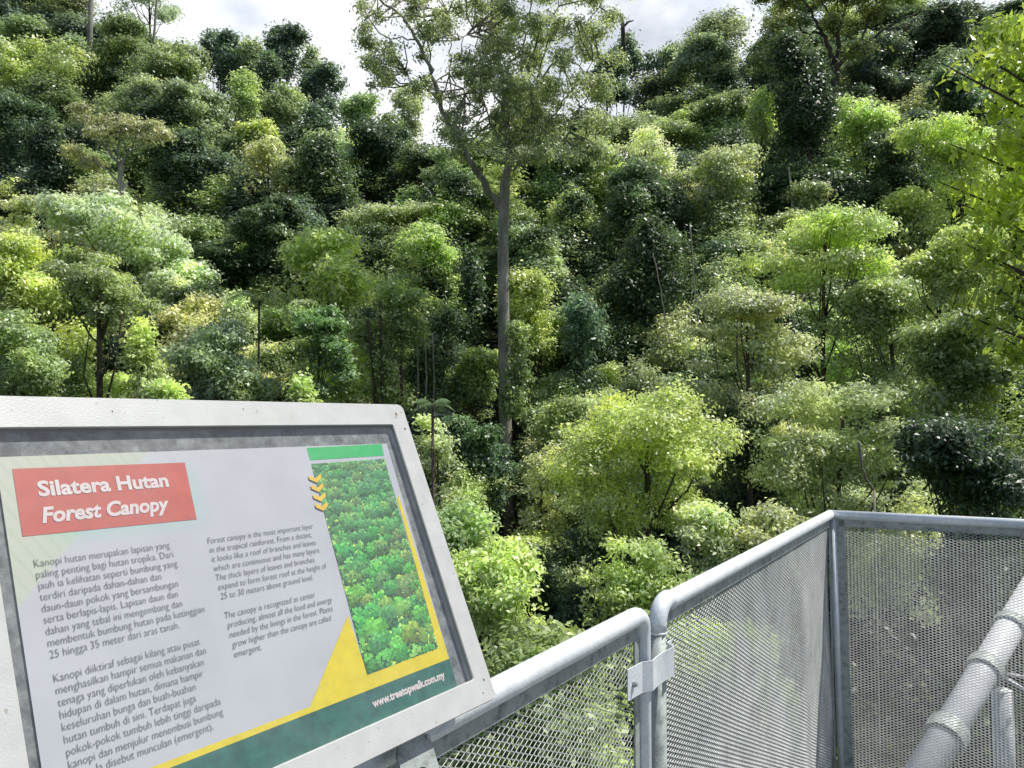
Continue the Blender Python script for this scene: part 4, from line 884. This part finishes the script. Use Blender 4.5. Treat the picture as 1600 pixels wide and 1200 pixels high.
# glass pane
gl, nt, b = mat('dusty_glass'); nt.nodes.remove(b); L = nt.links
lw_ = nt.nodes.new('ShaderNodeLayerWeight'); lw_.inputs['Blend'].default_value = .5
pw_ = nt.nodes.new('ShaderNodeMath'); pw_.operation = 'POWER'; pw_.inputs[1].default_value = 4.2; L.new(lw_.outputs['Facing'], pw_.inputs[0])
fz_ = nt.nodes.new('ShaderNodeMath'); fz_.operation = 'MULTIPLY_ADD'; fz_.inputs[1].default_value = .93; fz_.inputs[2].default_value = .055; L.new(pw_.outputs[0], fz_.inputs[0])
gs = nt.nodes.new('ShaderNodeBsdfGlossy'); gs.inputs['Roughness'].default_value = .04; tp = nt.nodes.new('ShaderNodeBsdfTransparent'); df = nt.nodes.new('ShaderNodeBsdfDiffuse'); df.inputs['Color'].default_value = (.7, .74, .8, 1)
v = coords(nt, 'Object', (1, 1.6, 1)); dn = ramp(nt, noise(nt, v, 14, 7, .7), [(.35, (.02,) * 3), (.75, (.09,) * 3)]); sc_ = ramp(nt, noise(nt, coords(nt, 'Object', (6, 60, 1)), 9, 5, .7), [(.68, (0, 0, 0)), (.78, (.12,) * 3)])
dd = mixc(nt, 1.0, dn, sc_, 'ADD')
m1 = nt.nodes.new('ShaderNodeMixShader'); L.new(dd, m1.inputs[0]); L.new(tp.outputs[0], m1.inputs[1]); L.new(df.outputs[0], m1.inputs[2])
m2 = nt.nodes.new('ShaderNodeMixShader'); L.new(fz_.outputs[0], m2.inputs[0]); L.new(m1.outputs[0], m2.inputs[1]); L.new(gs.outputs[0], m2.inputs[2]); L.new(m2.outputs[0], nt.nodes['Material Output'].inputs['Surface'])
MB().add([(-Wd + BW + .0005, BW + .0005, -.0042), (-BW - .0005, BW + .0005, -.0042), (-BW - .0005, Ht - BW - .0005, -.0042), (-Wd + BW + .0005, Ht - BW - .0005, -.0042)], [(0, 1, 2, 3)]).build('glass_pane', gl, sg, flat=True)
# mounting bracket under the frame, with a round hole
mb = MB(); cx, cy, r, k = -.155, -.052, .0145, 20; hw = .032
outer = []; inner = []
for i in range(k):
    a = 2 * math.pi * i / k; inner.append((cx + r * math.cos(a), cy + r * math.sin(a)))
    m_ = max(abs(math.cos(a)), abs(math.sin(a))); outer.append((cx + hw * math.cos(a) / m_, cy + (.052 if math.sin(a) > 0 else .05) * math.sin(a) / m_))
V = [(x, y, z) for z in (-.030, -.026) for l in (inner, outer) for x, y in l]
Fc = []
for j in range(k):
    q = (j + 1) % k; Fc += [(j, q, k + q, k + j), (2 * k + j, 3 * k + j, 3 * k + q, 2 * k + q), (j, 2 * k + j, 2 * k + q, q), (k + j, k + q, 3 * k + q, 3 * k + j)]
mb.add(V, Fc).build('mounting_bracket', GALVD, sg)
MB().tube([(cx + .026, -.008, -.027), (cx + .026, -.008, -.023)], .003, 10).build('rivet', GALVD, sg)
pw = Msign.inverted() @ Vector((float(O[0] - U[0] * .42), float(O[1] - U[1] * .42), -.13))
top_ = Vector((-.42, .12, -D)); MB().tube([tuple(pw + Vector((0, 0, 0))), tuple(top_ - Vector((0, .0, .03))), tuple(top_)], .024, 16).build('post', GALVD, sg, smooth=True)

# ------------------------------------------------------------------ sky, sun, camera
SUN_EL, SUN_AZ = R(60), R(79)      # azimuth clockwise from the viewing direction
w = bpy.data.worlds.new('World'); SC.world = w; w.use_nodes = True; nt = w.node_tree; L = nt.links; bg = nt.nodes['Background']
sk = nt.nodes.new('ShaderNodeTexSky'); sk.sky_type = 'NISHITA'; sk.sun_disc = False; sk.sun_elevation = SUN_EL; sk.sun_rotation = SUN_AZ; sk.altitude = 300; sk.air_density = 1.0; sk.dust_density = 2.0
v = coords(nt, 'Generated', (1, 1, 1.6)); cn = noise(nt, v, 3.1, 7, .58)
cl = ramp(nt, cn, [(.36, (.5,) * 3), (.5, (1.0,) * 3)])
cloud = ramp(nt, noise(nt, v, 5.5, 5), [(.3, (8.8, 9.6, 11.2)), (.55, (12, 12.1, 12.3))])
sz_ = nt.nodes.new('ShaderNodeSeparateXYZ'); L.new(coords(nt, 'Generated'), sz_.inputs[0])
near = nt.nodes.new('ShaderNodeMapRange'); near.inputs['From Min'].default_value = .45; near.inputs['From Max'].default_value = .8; L.new(sz_.outputs[1], near.inputs[0])
cl = mixc(nt, 1.0, cl, mixc(nt, near.outputs[0], (.1, .1, .1), (1, 1, 1)), 'MULTIPLY')      # the cloud bank stands over the far hill
L.new(mixc(nt, cl, sk.outputs[0], cloud), bg.inputs['Color']); bg.inputs['Strength'].default_value = .1
sd = bpy.data.lights.new('sun', 'SUN'); sd.energy = 5.0; sd.angle = R(.53); sd.color = (1, .96, .89); so = link(bpy.data.objects.new('sun', sd))
sv = Vector((math.sin(SUN_AZ) * math.cos(SUN_EL), math.cos(SUN_AZ) * math.cos(SUN_EL), math.sin(SUN_EL))); so.rotation_euler = sv.to_track_quat('Z', 'Y').to_euler()
cd = bpy.data.cameras.new('camera'); cd.sensor_width = 36; cd.sensor_fit = 'HORIZONTAL'; cd.lens = 36 * F / 1600; cd.clip_start = .05; cd.clip_end = 3000
co = link(bpy.data.objects.new('camera', cd)); co.location = EYE; co.rotation_euler = (math.pi / 2 + PITCH, 0, 0); SC.camera = co
SC.view_settings.view_transform = 'Standard'; SC.view_settings.look = 'None'; SC.view_settings.exposure = 0
SC.cycles.max_bounces = 6; SC.cycles.volume_bounces = 0; SC.cycles.transparent_max_bounces = 8; SC.cycles.diffuse_bounces = 3; SC.cycles.transmission_bounces = 4; SC.cycles.caustics_reflective = False; SC.cycles.caustics_refractive = False
